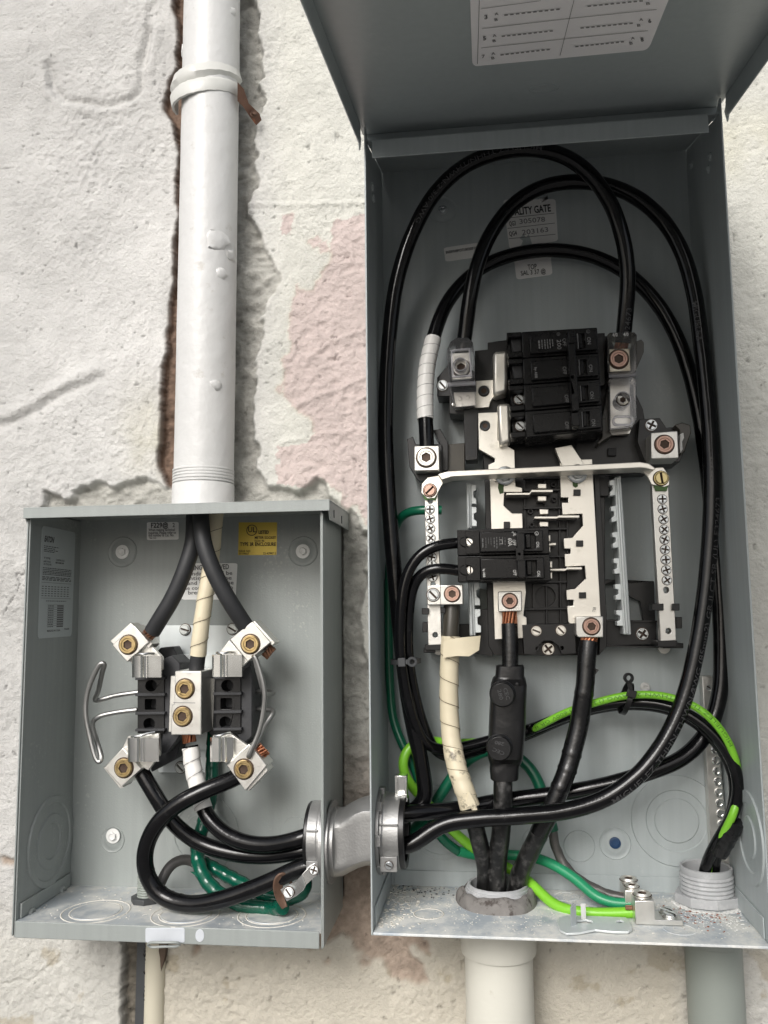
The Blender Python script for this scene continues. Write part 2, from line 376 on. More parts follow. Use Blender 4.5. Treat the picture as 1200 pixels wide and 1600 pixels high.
def m_hexbolt():
    g = G(); g.loft([ringpts(1, 0), ringpts(1, .12), ringpts(.94, .18), ringpts(.72, .22), ringpts(.7, .22, 24, True), ringpts(.66, .75, 24, True), ringpts(.55, .85), ringpts(.44, .85), ringpts(.38, .7)], False, True)
    return g.done('hex_bolt', 35)
def m_washer_screw():
    g = G(); g.loft([ringpts(1, 0), ringpts(1, .12), ringpts(.95, .16), ringpts(.58, .16), ringpts(.58, .16, 24, True), ringpts(.55, .5, 24, True), ringpts(.42, .56), ringpts(.40, .5), ringpts(.22, .42)], False, True)
    return g.done('washer_screw', 35)
def m_torx():
    g = G(); g.loft([ringpts(1, 0), ringpts(.95, .25), ringpts(.75, .42), ringpts(.45, .45, 24, True), ringpts(.4, .1, 24, True)], False, True)
    return g.done('torx_screw', 35)
SM = {}
for k, fn in dict(hexsocket=m_hexsocket, slot=m_slot, combo=m_combo, hexbolt=m_hexbolt, washer=m_washer_screw, torx=m_torx).items(): SM[k] = fn
CACHE = {}
def screw(name, kind, loc, r, m, parent, axis=V((0, -1, 0)), spin=0.0, label=None):
    key = (kind, m)
    if key not in CACHE:
        me = SM[kind](); me.materials.append(M[m]); me.materials.append(M['socket_grime_shade']); CACHE[key] = me
    o = bpy.data.objects.new(name, CACHE[key]); COL.objects.link(o)
    q = V((0, -1, 0)).rotation_difference(V(axis).normalized())
    o.rotation_mode = 'QUATERNION'; o.rotation_quaternion = q @ Matrix.Rotation(spin, 4, 'Y').to_quaternion()
    o.scale = (r, r, r)
    if parent: o.parent = parent; o.location = V(loc)-WL[parent.name]
    else: o.location = loc
    WL[o.name] = V(loc)
    if label: o['label'] = label
    return o
def screw_px(name, kind, px, py, d, rpx, m, parent, spin=0.0, label=None):
    return screw(name, kind, at(px, py, d), pxm(rpx, d), m, parent, spin=spin, label=label)
# ================================================================== WALL
def vnoise(x, y, sc, seed):
    r = np.random.default_rng(seed); n = 256; tab = r.random((n, n)).astype(np.float32)
    x = x/sc+97.3; y = y/sc+53.1; xi = np.floor(x).astype(int); yi = np.floor(y).astype(int); fx = x-xi; fy = y-yi
    fx = fx*fx*(3-2*fx); fy = fy*fy*(3-2*fy); a = tab[xi % n, yi % n]; b = tab[(xi+1) % n, yi % n]; c = tab[xi % n, (yi+1) % n]; d = tab[(xi+1) % n, (yi+1) % n]
    return (a*(1-fx)+b*fx)*(1-fy)+(c*(1-fx)+d*fx)*fy
def fbm(x, y, sc, seed, oct=4):
    t = 0; a = 1; s = 0
    for o in range(oct):
        t = t+a*vnoise(x, y, sc/2**o, seed+o*13); s += a; a *= .55
    return t/s
def axis_coords(lo, a, b, hi, fine, coarse):
    return np.concatenate([np.linspace(lo, a, int((a-lo)/coarse)+1)[:-1], np.linspace(a, b, int((b-a)/fine)+1), np.linspace(b, hi, int((hi-b)/coarse)+1)[1:]])
gx = axis_coords(-1.1, -.50, .37, 1.0, .00135, .012); gz = axis_coords(-1.1, -.405, .70, 1.3, .00135, .012)
X, Z = np.meshgrid(gx, gz, indexing='ij')
WD = .006
def wpoly(poly): return np.array([[at(a, b, WD).x, at(a, b, WD).z] for a, b in poly])
jx = (fbm(X, Z, .030, 1, 6)-.5)*.026+(fbm(X, Z, .006, 3, 3)-.5)*.004; jz = (fbm(X, Z, .030, 2, 6)-.5)*.026+(fbm(X, Z, .006, 4, 3)-.5)*.004
def pip(poly, jit=1.0):
    P = wpoly(poly); x = X+jx*jit; z = Z+jz*jit; ins = np.zeros(X.shape, bool)
    for i in range(len(P)):
        x1, z1 = P[i]; x2, z2 = P[i-1]
        if z1 == z2: continue
        c = ((z1 > z) != (z2 > z)) & (x < (x2-x1)*(z-z1)/(z2-z1)+x1); ins ^= c
    return ins.astype(np.float32)
def blur(a, it=1):
    for _ in range(it):
        b = a.copy(); b[1:-1] = (a[:-2]+2*a[1:-1]+a[2:])/4; a = b.copy(); a[:, 1:-1] = (b[:, :-2]+2*b[:, 1:-1]+b[:, 2:])/4
    return a
def dist(poly, jit=.3):
    P = wpoly(poly); D = np.full(X.shape, 9.0); x = X+jx*jit; z = Z+jz*jit
    for i in range(len(P)-1):
        a = P[i]; d = P[i+1]-a; t = np.clip(((x-a[0])*d[0]+(z-a[1])*d[1])/(d@d), 0, 1)
        D = np.minimum(D, np.hypot(x-a[0]-t*d[0], z-a[1]-t*d[1]))
    return D
conc = pip([(345, -40), (378, -30), (392, 0), (412, 18), (404, 60), (411, 108), (400, 122), (416, 148), (400, 195), (403, 240), (394, 290), (391, 318), (398, 350), (414, 372), (418, 402), (430, 440), (412, 480), (413, 520), (404, 548), (388, 590), (400, 640), (402, 690), (398, 738), (425, 764), (468, 776), (490, 756), (506, 756), (512, 776), (545, 792), (562, 812), (572, 850), (568, 1000), (580, 1080), (596, 1200), (600, 1290), (520, 1345), (430, 1345), (260, 1200), (200, 900), (62, 800), (66, 766), (92, 772), (132, 756), (178, 762), (215, 750), (245, 744), (262, 758), (345, 760)])
gap = pip([(270, -60), (310, -60), (310, 768), (264, 758), (251, 725), (250, 640), (253, 600), (259, 570), (262, 520), (268, 470), (272, 400), (277, 260), (273, 205), (256, 172), (262, 148), (276, 100)], .5)
lowgap = pip([(190, 1440), (232, 1440), (232, 1720), (190, 1720)], .35)
pink = pip([(700, 345), (560, 338), (520, 340), (518, 380), (502, 425), (488, 462), (456, 448), (450, 500), (446, 560), (444, 605), (462, 640), (492, 668), (482, 690), (436, 698), (426, 735), (438, 764), (480, 772), (500, 752), (560, 800), (700, 1000)], 1.3)
for bl in ([(440, 338), (460, 335), (462, 360), (448, 366)], [(480, 368), (500, 366), (504, 380), (486, 384)], [(495, 382), (510, 380), (512, 400), (497, 396)], [(430, 600), (444, 604), (440, 616), (430, 612)], [(462, 628), (478, 636), (470, 648), (460, 644)]):
    pink = np.maximum(pink, pip(bl, .8))
low = pip([(500, 1330), (620, 1330), (690, 1465), (640, 1485), (655, 1530), (610, 1540), (590, 1510), (560, 1500), (540, 1470), (470, 1475)], 1.4)
for bl in ([(645, 1470), (670, 1475), (668, 1500), (652, 1490)], [(300, 1478), (312, 1476), (312, 1492), (302, 1494)], [(505, 1500), (512, 1500), (510, 1512), (503, 1510)], [(0, 1345), (26, 1345), (26, 1356), (4, 1358)]):
    low = np.maximum(low, pip(bl, .6))
concS = blur(conc, 2); gapS = blur(gap, 1); lowS = blur(low, 2); lgS = blur(lowgap, 1); pinkS = pink
big = fbm(X, Z, .16, 21, 3)-.5; mid = fbm(X, Z, .030, 31, 4)-.5; stu = fbm(X, Z, .0085, 41, 4)-.5
rid = 1-np.abs(2*fbm(X, Z, .012, 51, 3)-1)*2
streak = fbm(X*1.0, Z*.16, .006, 61, 3)-.5
rg = lambda sc, sd: 1-np.abs(2*fbm(X+jx*.25, Z+jz*.25, sc, sd, 3)-1)
H = .006+.0090*big+.011*(fbm(X, Z, .12, 121, 2)-.5)*np.clip((at(300, 400, WD).x-X)/.05, 0, 1)+.0026*mid+.0010*stu+.0007*(rg(.0085, 45)**2-.5)+.0024*(fbm(X, Z, .0048, 49, 2)-.5)*np.clip(2.6*fbm(X, Z, .10, 131, 3)-.6, .25, 1.3)*np.clip(.35+1.4*fbm(X, Z, .11, 47, 3)-.25, .15, 1.2)
sx = np.clip(((X-at(180, 400, WD).x)/(at(265, 400, WD).x-at(180, 400, WD).x)), 0, 1)*(Z > at(200, 770, WD).z)*(X < at(275, 400, WD).x)
H += sx*(.0022*streak-.0008*stu)
H += pinkS*(-.0009+.0022*np.clip(rid, -.6, 1)*.8)
# trowel marks in the old render
for poly, am, wd in (([(78, 100), (84, 138), (104, 158), (160, 166), (200, 160), (218, 140), (226, 100), (232, 50)], -.0045, .005), ([(70, 96), (75, 140), (98, 164), (160, 174), (208, 166)], .0022, .006), ([(226, 100), (232, 50), (240, 10)], -.003, .005), ([(238, 110), (246, 50)], .0025, .006), ([(40, 60), (52, 110), (76, 150)], .002, .008),
                     ([(-40, 676), (20, 660), (60, 640), (110, 612), (162, 592)], -.0032, .005), ([(-40, 660), (20, 646), (60, 626), (110, 598), (150, 582)], .003, .008), ([(30, 180), (40, 260), (70, 340)], -.002, .018),
                     ([(380, 318), (450, 322), (510, 316), (580, 316)], .0014, .003), ([(455, 640), (520, 612), (580, 590)], .0016, .0025), ([(480, 560), (530, 530), (580, 510)], .0014, .0025), ([(440, 690), (500, 680), (580, 668)], .0014, .0025)):
    H += am*np.exp(-(dist(poly)/wd)**2)
cr = np.exp(-(dist([(52, 870), (37, 892), (22, 912), (16, 935), (8, 962)], 1.2)/.0006)**2); H -= .0016*cr
cr2 = np.exp(-(dist([(0, 1540), (20, 1535), (40, 1538), (60, 1520), (78, 1512), (90, 1500)], .8)/.001)**2)+np.exp(-(dist([(560, 1520), (600, 1500), (615, 1470)], .8)/.001)**2)+np.exp(-(dist([(0, 1430), (40, 1440), (90, 1480), (100, 1510)], 1.0)/.0035)**2)*.5; H -= .0016*cr2
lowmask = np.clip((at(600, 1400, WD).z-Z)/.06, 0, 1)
H -= lowmask*(.0014*stu+.0012*mid)
rough_c = (fbm(X, Z*1.5, .012, 71, 5)-.5); rough_b = fbm(X, Z, .05, 73, 3)-.5
Hc = -.0015+.007*rough_b+.0085*rough_c
H = H*(1-concS)+Hc*concS
lip = np.clip(blur(conc, 6)-concS, 0, 1)*(1-concS); H += .003*lip
H -= lowS*(.003+.004*(fbm(X, Z, .012, 75, 4)-.4))
H = H*(1-gapS)+(-.006+.006*rough_c)*gapS
H = H*(1-lgS)+(-.004+.009*rough_c)*lgS
for a0, a1, b0, b1 in ((-.4163, -.1432, -.2665, .0945), (-.1003, .2068, -.2575, .4525)):   # the boxes hang flat on the wall
    ins = (X > a0) & (X < a1) & (Z > b0) & (Z < b1); H = np.where(ins, -.012, H)
# albedo of each coat: white render, pink undercoat, bare concrete, earth in the chase
def c3(r, g, b): return np.array([r, g, b], np.float32)
gn = fbm(X, Z, .22, 81, 4)[..., None]; gn2 = fbm(X, Z, .05, 83, 5)[..., None]; fine = fbm(X, Z, .004, 85, 3)[..., None]
col = c3(.555, .548, .53)*(1-.26*(gn2-.5))*(1-.45*(gn-.5))
rt = np.clip((X-at(380, 300, WD).x)/.05, 0, 1)[..., None]; col = col*(1-rt)+(c3(.60, .595, .545)*(1-.2*(gn2-.5)))*rt
yel = (np.exp(-((X-at(238, 680, WD).x)/.03)**2-((Z-at(238, 690, WD).z)/.05)**2)[..., None])*np.clip(2.2*gn2-.6, 0, 1); col = col*(1-.6*yel)+c3(.50, .47, .33)*.6*yel
yr = (np.exp(-((Z-at(1160, 230, WD).z)/.03)**2)*(X > .2))[..., None]*np.clip(2.4*gn2-.8, 0, 1); col = col*(1-.5*yr)+c3(.60, .57, .38)*.5*yr
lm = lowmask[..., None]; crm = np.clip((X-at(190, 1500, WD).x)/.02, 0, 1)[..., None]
cream = c3(.53, .495, .42)*crm+c3(.53, .52, .48)*(1-crm); col = col*(1-lm)+cream*(1-.15*(gn2-.5))*lm  # cream low on the wall: dirt, and shade there put into the colour
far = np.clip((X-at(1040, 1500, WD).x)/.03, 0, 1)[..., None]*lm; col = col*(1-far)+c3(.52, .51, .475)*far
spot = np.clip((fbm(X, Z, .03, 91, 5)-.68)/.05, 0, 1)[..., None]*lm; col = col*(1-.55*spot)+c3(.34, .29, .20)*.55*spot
pk = pinkS[..., None]; col = col*(1-pk)+(c3(.545, .462, .437)*(1-.2*(gn2-.5)))*pk
edge = (np.clip(blur(pink, 3)*(1-blur(pink, 3))*4, 0, 1))[..., None]*np.clip(gn2*3-1.1, 0, 1); col = col*(1-.35*edge)+c3(.56, .50, .40)*.35*edge
rc = np.clip(.5+1.6*rough_c, 0, 1)[..., None]; cm = concS[..., None]
cc = (c3(.30, .295, .27)*(1-rc)+c3(.50, .49, .45)*rc)*(1-.25*(gn2-.5)); warm = np.clip((at(500, 1140, WD).z-Z)/.05, 0, 1)[..., None]; cc = cc*(1-warm*.55)+c3(.25, .20, .165)*(.6+.8*fine)*warm*.55
col = col*(1-cm)+cc*cm
lw = lowS[..., None]; col = col*(1-lw)+(c3(.36, .29, .235)*(.65+.7*fine))*lw
gp = np.clip(blur(gap, 3)*1.8, 0, 1)[..., None]; col = col*(1-gp)+(c3(.17, .115, .085)*(.5+fine))*gp
lg = lgS[..., None]; col = col*(1-lg)+(c3(.15, .135, .11)*(.5+fine))*lg
col = col*(1-(.6*cr)[..., None])
pit = np.clip((fbm(X, Z, .006, 95, 3)-.79)/.04, 0, 1); H -= .0016*pit*(1-concS); col = col*(1-(.35*pit)[..., None])
nx_, nz_ = X.shape
co = np.stack([X, -H, Z], -1).reshape(-1, 3).astype(np.float32)
ii = np.arange(nx_*nz_).reshape(nx_, nz_); quads = np.stack([ii[:-1, :-1], ii[1:, :-1], ii[1:, 1:], ii[:-1, 1:]], -1).reshape(-1, 4)
me = bpy.data.meshes.new('plaster_wall'); me.vertices.add(len(co)); me.vertices.foreach_set('co', co.ravel())
me.loops.add(quads.size); me.loops.foreach_set('vertex_index', quads.ravel().astype(np.int32)); me.polygons.add(len(quads)); me.polygons.foreach_set('loop_start', np.arange(0, quads.size, 4, dtype=np.int32))
me.polygons.foreach_set('use_smooth', np.ones(len(quads), bool)); me.update(calc_edges=True)
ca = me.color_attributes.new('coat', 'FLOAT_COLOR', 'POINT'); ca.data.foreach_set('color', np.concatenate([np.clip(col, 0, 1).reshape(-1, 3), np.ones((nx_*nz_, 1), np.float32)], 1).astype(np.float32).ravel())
m = bpy.data.materials.new('old_render'); m.use_nodes = True; N = m.node_tree.nodes; L = m.node_tree.links; b = N['Principled BSDF']
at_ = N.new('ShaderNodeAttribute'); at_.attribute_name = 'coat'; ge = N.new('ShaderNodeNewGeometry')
n1 = N.new('ShaderNodeTexNoise'); n1.inputs['Scale'].default_value = 330; n1.inputs['Detail'].default_value = 9; n1.inputs['Roughness'].default_value = .62; L.new(ge.outputs['Position'], n1.inputs['Vector'])
n2 = N.new('ShaderNodeTexNoise'); n2.inputs['Scale'].default_value = 55; n2.inputs['Detail'].default_value = 8; n2.inputs['Roughness'].default_value = .7; L.new(ge.outputs['Position'], n2.inputs['Vector'])
mr = N.new('ShaderNodeMapRange'); L.new(n2.outputs['Fac'], mr.inputs['Value']); mr.inputs['From Min'].default_value = .3; mr.inputs['From Max'].default_value = .7; mr.inputs['To Min'].default_value = .9; mr.inputs['To Max'].default_value = 1.06
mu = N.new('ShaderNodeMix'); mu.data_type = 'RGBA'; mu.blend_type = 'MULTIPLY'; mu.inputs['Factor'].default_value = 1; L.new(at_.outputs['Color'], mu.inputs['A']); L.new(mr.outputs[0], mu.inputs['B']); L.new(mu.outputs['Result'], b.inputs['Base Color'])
bp = N.new('ShaderNodeBump'); bp.inputs['Strength'].default_value = .9; bp.inputs['Distance'].default_value = .0022; L.new(n1.outputs['Fac'], bp.inputs['Height']); L.new(bp.outputs[0], b.inputs['Normal'])
b.inputs['Roughness'].default_value = .85; b.inputs['Specular IOR Level'].default_value = .25
M['old_render'] = m
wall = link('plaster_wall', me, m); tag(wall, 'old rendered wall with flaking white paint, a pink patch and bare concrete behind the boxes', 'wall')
# the paved yard below, out of the frame: it throws light back up
gme = G().add([(-30, -30, -1.35), (30, -30, -1.35), (30, .3, -1.35), (-30, .3, -1.35)], [[0, 1, 2, 3]])
mat('yard_concrete', (.16, .155, .15), .9, 0, .25, 3)
gr = obj('ground', gme, M['yard_concrete'], None); gr['kind'] = 'structure'
# ================================================================== PIPES ON THE WALL
def lumpy(a=.008, sc=.02):
    from mathutils import noise
    def f(s, ang, p): return 1+a*noise.noise(V((p.x/sc+math.cos(ang)*1.3, p.y/sc+math.sin(ang)*1.3, p.z/sc)))
    return f
PD = .030
pt, pb = at(336, -260, PD), at(318.5, 760, PD); pr = pxm(48.5, PD)
t = thing('conduit_pipe', 'thick white painted steel conduit rising from the top of the smaller box', 'pipe', V((pb.x, -PD, .097)))
rise = [pt.lerp(V((pb.x, pb.y, .13)), k/60) for k in range(61)]
obj('pipe', G().tube(rise, pr, 40, True, lumpy(.012, .03)), M['pipe_paint'], t)
pl = at(318, 748, PD)
zt0, zt1 = at(315, 757, PD).z, at(315, 734, PD).z; th = []
for k in range(5):
    z = zt0+(zt1-zt0)*k/5; w5 = (zt1-zt0)/5; th += [(pr*.985, z), (pr*1.025, z+w5*.25), (pr*1.025, z+w5*.7), (pr*.985, z+w5*.95)]
obj('threaded_end', G().lathe(V((pl.x, pl.y, 0)), (0, 0, 1), [(pr*1.02, zt0-.0002)]+th+[(pr*.98, zt1+.001)], 40, False, True), M['pipe_paint'], t)
obj('hub', G().lathe(V((pl.x, pl.y, 0)), (0, 0, 1), [(pr*1.34, .0966), (pr*1.30, .0995), (pr*1.06, .1010), (pr*1.035, .103), (pr*1.03, zt0-.0015), (pr*1.0, zt0)], 40, True), M['pipe_paint'], t)
for q, (x, y, s) in enumerate(((352, 392, .011), (356, 440, .006), (348, 610, .006), (282, 90, .007), (370, 30, .005), (366, 405, .007))):
    c = at(x, y, PD); ax = rise[0]; cx = pb.x+(pt.x-pb.x)*((c.z-.13)/(pt.z-.13)); dxr = max(-.97, min(.97, (c.x-cx)/pr)); c = V((cx+dxr*pr, -PD-pr*math.sqrt(1-dxr*dxr), c.z)); nrm = V((dxr, -math.sqrt(1-dxr*dxr), 0))
    bl = G(); bl.lathe(c-nrm*.001, nrm, [(s, 0), (s*.9, .0012), (s*.45, .0022)], 12, jit=.3)
    obj('paint_drip', bl, M['pipe_paint'], t, smooth=60)
# strap that holds the pipe
sc = at(327, 150, PD); sr = pr*1.14
t = thing('pipe_strap', 'painted pipe strap with a rusty torn tab clamping the white conduit to the wall', 'strap', V((sc.x, -.004, sc.z)))
def strapring(r0, z0, z1, x0=0):
    g = G(); rings = []
    for k in range(33):
        a = math.radians(-8+k*(196/32)); d = V((math.cos(a), -math.sin(a), 0)); tw = .005*math.cos(a)+.0003*math.sin(k*2.1)
        c = V((sc.x-.002, sc.y+.002, 0)); rr = r0*(1+.10*max(0, -math.cos(a)))
        rings.append([c+d*rr+V((0, 0, z0+tw-.010*math.sin(a)*.6)), c+d*(rr+.0025)+V((0, 0, z0+tw-.010*math.sin(a)*.6)), c+d*(rr+.0045)+V((0, 0, (z0*2+z1)/3+tw-.006*math.sin(a))), c+d*(rr+.0010)+V((0, 0, (z0+z1)/2+tw-.006*math.sin(a))), c+d*(rr+.0046)+V((0, 0, (z0+2*z1)/3+tw-.006*math.sin(a))), c+d*(rr+.0018)+V((0, 0, z1+tw-.006*math.sin(a))), c+d*rr+V((0, 0, z1+tw-.006*math.sin(a)))])
    return g.loft(rings)
obj('band', strapring(pr*1.06, sc.z-.009, sc.z+.022), M['strap_paint'], t, smooth=50)
g = G(); a, b2, c2, d2 = at(371, 128, .046), at(404, 176, .016), at(399, 194, .014), at(371, 158, .044)
q1 = [a, at(379, 137, .036), at(387, 160, .028), b2, at(407, 186, .012), c2, at(390, 182, .022), at(381, 168, .032), d2]; g.prism(q1, [p+V((0.0006, .0022, 0)) for p in q1])
obj('tab', g, M['rust'], t, 'rusty brown tab with flaking orange edge', bevel=.0005)
screw('nail', 'hexbolt', at(396, 178, .020), .004, 'brown_braid', t, V((.5, -1, 0)))
# bottom left: dark steel strip and a pale pipe beside it
t = thing('steel_strip', 'narrow dark steel strip running down the wall from under the smaller box', 'strip', at(221, 1476, .006))
f = [at(214, 1470, .010), at(227, 1470, .010), at(225, 1760, .010), at(206, 1760, .010)]; obj('strip', G().prism(f, [p+V((0, .004, 0)) for p in f]), M['dark_strip'], t, bevel=.0005)
g = G()
for k in range(40):
    y = 1478+k*7; p = at(228+random.uniform(-1, 2.2), y, .0105); g.lathe(p, (random.uniform(-.5, .5), -1, random.uniform(-.5, .5)), [(random.uniform(.001, .0028), 0), (random.uniform(.0006, .0014), .0012)], 6, jit=.4)
obj('tar_edge', g, M['black_tape'], t, stuff=True, smooth=60)
c = at(246, 1476, .004); r = pxm(16, .004)
t = thing('drain_pipe', 'pale cream pipe set in the wall under the smaller box', 'pipe', V((c.x, -.003, -.5)))
rise = [V((c.x-.002*k/12, -.006, -.27-.03*k)) for k in range(13)]
obj('pipe', G().tube(rise, r, 24, True, lumpy(.03, .03)), M['cream_pipe'], t)
g = G(); ppz = [at(238, 1474, .014), at(259, 1474, .014), at(258, 1492, .014), at(254, 1508, .013), at(251, 1521, .012), at(248, 1512, .012), at(249, 1500, .013), at(243, 1492, .014)]
g.prism(ppz, [p+V((0, .010, 0)) for p in ppz]); tag(obj('wood_splinter', g, M['brown_wood'], None), 'dark brown splinter of rotten wood hanging beside the pale pipe', 'splinter')
# PVC conduits leaving the larger box
fz = -.2575
hubc = atz(778, 1413, -.2575); rb = .0272
t = thing('conduit_pipe', 'cream painted plastic conduit with a collar under the middle of the larger box', 'pipe', V((hubc.x, hubc.y, fz-.4)))
hy = -.040; hx = at(780, 1530, .04).x
obj('pipe', G().tube([V((hx, hy, fz-.02-.02*k)) for k in range(18)], pxm(51, .06), 36, True, lumpy(.006, .04)), M['old_pvc_paint'], t)
obj('collar', G().lathe((hx, hy, 0), (0, 0, -1), [(pxm(56, .06), -fz+.0005), (pxm(57, .06), -at(780, 1503, .07).z), (pxm(56, .06), -at(780, 1508, .07).z), (pxm(51, .06), -at(780, 1509, .07).z)], 36, False, False), M['old_pvc_paint'], t)
h2 = atz(1106, 1415, -.2575)
t = thing('conduit_pipe', 'plain grey plastic conduit under the right end of the larger box', 'pipe', V((h2.x, h2.y, fz-.4)))
hx2 = at(1116, 1530, .024).x
obj('pipe', G().tube([V((hx2, h2.y, fz-.012-.02*k)) for k in range(18)], pxm(40, .044), 36), M['pvc_grey'], t)
obj('collar', G().lathe((hx2, h2.y, 0), (0, 0, -1), [(pxm(43, .044), -fz+.0005), (pxm(43, .044), -at(1113, 1486, .05).z), (pxm(40, .044), -at(1113, 1488, .05).z)], 36, False, False), M['pvc_grey'], t)
# ================================================================== LARGER BOX (right)
A0, A1, AZ, AD = -.1000, .2065, -.2550, .1205
ATB, ATF = .450, .4155
def rodring(c, nrm, r, t, g=None, n=40, jit=0):
    """a low rounded ridge, like the edge of a pressed knockout"""
    g = g or G(); return g.lathe(V(c), nrm, [(r-t, -.0002), (r-t*.7, t*.38), (r, t*.5), (r+t*.7, t*.38), (r+t, -.0002)], n, False, False)
box = thing('panel_enclosure', 'tall open grey metal breaker panel box with its door raised overhead', 'breaker box', V(((A0+A1)/2, 0, AZ-.0025)))
g = G(); g.box(((A0+A1)/2, -.001, (AZ+ATB)/2), (A1-A0+.0004, .002, ATB-AZ+.008)); bk = obj('back_panel', g, M['grey_paint'], box)
def side(x, s, nm):
    pr_ = [(.0010, AZ-.0025), (AD, AZ-.0025), (AD, .4295), (.1165, .4300), (.1045, .4195), (.100, ATF+.006), (.0010, ATB+.002)]
    f = [V((x, -d, z)) for d, z in pr_]; return obj(nm, G().prism(f, [p+V((s*.0015, 0, 0)) for p in f]), M['grey_paint'], box, bevel=.0005)
sL = side(A0, 1, 'side_panel'); sR = side(A1, -1, 'side_panel')
hcx, hcy = hubc.x, hubc.y; ccx, ccy = h2.x, h2.y
def floorloop(z): return [V((A0+.0018, -.0005, z)), V((A0+.0018, -AD-.0005, z)), V((A1-.0018, -AD-.0005, z)), V((A1-.0018, -.0005, z))]
def cloop(cx, cy, r, z, n=28): return [V((cx+r*math.cos(2*math.pi*i/n), cy+r*math.sin(2*math.pi*i/n), z)) for i in range(n)]
RH, RC = .0255, .0205
g = G(); g.prism(floorloop(AZ), floorloop(AZ-.0022), [cloop(hcx, hcy, RH, AZ), cloop(ccx, ccy, RC, AZ)], [cloop(hcx, hcy, RH, AZ-.0022), cloop(ccx, ccy, RC, AZ-.0022)])
fl = obj('bottom_panel', g, M['grey_paint_dusty'], box, bevel=.0006)
g = G(); g.box((A0+.0023, -.055, AZ+.0085), (.0012, .107, .016)); obj('bottom_flange', g, M['grey_paint'], box, bevel=.0004)
g = G(); g.box((A1-.0023, -.055, AZ+.0085), (.0012, .107, .016)); obj('bottom_flange', g, M['grey_paint'], box, bevel=.0004)
g = G(); g.box(((A0+A1)/2, -.0029, AZ+.0070), (A1-A0-.012, .0014, .0139)); obj('bottom_flange', g, M['grey_paint'], box, bevel=.0004)
f = [V((A0+.0018, -.0003, ATB)), V((A1-.0018, -.0003, ATB)), V((A1-.0018, -.1165, ATF+.0015)), V((A0+.0018, -.1165, ATF+.0015))]
obj('top_panel', G().prism(f, [p+V((0, 0, .0015)) for p in f]), M['grey_paint'], box)
xa, xb = at(581, 223, .118).x, at(1106, 176, .118).x
g = G(); g.box(((xa+xb)/2, -.1178, (ATF+.0015+.4003)/2), (xb-xa, .0015, ATF+.0015-.4003)); obj('top_lip', g, M['grey_paint'], box, bevel=.0006)
def knock(c, nrm, radii, h, n=44):
    """pressed knockout: nested discs, each a step above or below the next"""
    pr_ = [(radii[0]+h*.6, -.0002)]; lv = h
    for i, r in enumerate(radii):
        nx = .0002+h*.12 if i % 2 else h
        pr_ += [(r+h*.5, pr_[-1][1]), (r-h*.2, nx)] if i else [(r, nx)]
    return G().lathe(V(c), nrm, pr_, n, False, True)
def backring(px, py, radii, t=.0008):
    c = at(px, py, .002); c.y = -.002
    obj('knockout', knock(c, (0, -1, 0), [pxm(r, .002) for r in radii], t*.8), M['grey_paint'], bk, smooth=25)
backring(1057, 1282, (64, 43, 31), .0017); backring(690, 1284, (54, 47, 30), .0013); backring(840, 1318, (23,), .0011); backring(905, 1322, (22,), .0012)
def dimple(c, nrm, r, m, par, h=.0018):
    return obj('dimple', G().lathe(c, nrm, [(r*1.06, -.0001), (r, .0007), (r*.93, .0003), (r*.80, .0001), (r*.62, h*.8), (r*.5, h)], 36), m, par, smooth=60)
for x, y, r in ((692, 328, 23), (961, 1318, 22)):
    c = at(x, y, .002); c.y = -.002; dimple(c, (0, -1, 0), pxm(r, .002), M['grey_paint'], bk)
screw_px('mounting_screw', 'washer', 692, 328, .004, 8, 'zinc_bright', bk)
c = at(961, 1317, .004); obj('blue_anchor', G().lathe(c, (0, -1, 0), [(.0052, 0), (.005, .0012), (.0036, .0015), (.0034, .0004)], 20), M['blue_plug'], bk)
screw_px('mounting_screw', 'torx', 1008, 1074, .0025, 7.5, 'white_ink', bk)
screw_px('pin', 'torx', 773, 254, .0025, 4, 'grey_paint', bk)
for x, y, X in ((581, 292, A0+.0015), (582.5, 309, A0+.0015)):
    screw('rivet', 'torx', atx(x, y, X), .0042, 'grey_paint', sL, V((1, 0, 0)))
for x, y, X in ((1110, 245, A1-.0015), (1107, 265, A1-.0015), (1081, 258, A1-.0015)):
    screw('rivet', 'torx', atx(x, y, X), .0038, 'grey_paint', sR, V((-1, 0, 0)))
c = atx(1172, 1308, A1-.0015)
obj('knockout', knock(c, (-1, 0, 0), [.036, .0265, .016], .0015), M['grey_paint'], sR, smooth=25)
for x, y, r in ((670, 1428, 22), (633, 1406, 17), (884, 1401, 19), (1062, 1452, 22)):
    c = atz(x, y, AZ); obj('knockout', rodring((c.x, c.y, AZ), (0, 0, 1), pxm(r, -c.y), .0008), M['flakes' if x == 670 else 'grey_paint_dusty'], fl, smooth=60)
# door
LP = V((-.1011, -.1232, .4300)); LA = math.radians(10.5)
LU = V((0, -math.cos(LA), -math.sin(LA))); LN = V((0, math.sin(LA), -math.cos(LA)))      # along the door, and its inner face
LX0, LX1, LLEN = -.1045, .2112, .675
def lp(x, u, n=0): return V((x, 0, 0))+V((0, LP.y, LP.z))+LU*u+LN*n
g = G(); f = [lp(LX0, -.026), lp(LX1, -.026), lp(LX1, LLEN), lp(LX0, LLEN)]; g.prism(f, [p-LN*.0015 for p in f])
for x, s in ((LX0, 1), (LX1, -1)):
    f = [lp(x, -.002, 0), lp(x, LLEN, 0), lp(x, LLEN, .0185), lp(x, .004, .0185), lp(x, -.002, .012)]; g.prism(f, [p+V((s*.0015, 0, 0)) for p in f])
f = [lp(LX0+.002, -.026), lp(LX1-.002, -.026), lp(LX1-.002, -.024, .0125), lp(LX0+.002, -.024, .0125)]; g.prism(f, [p+LU*.0012 for p in f])
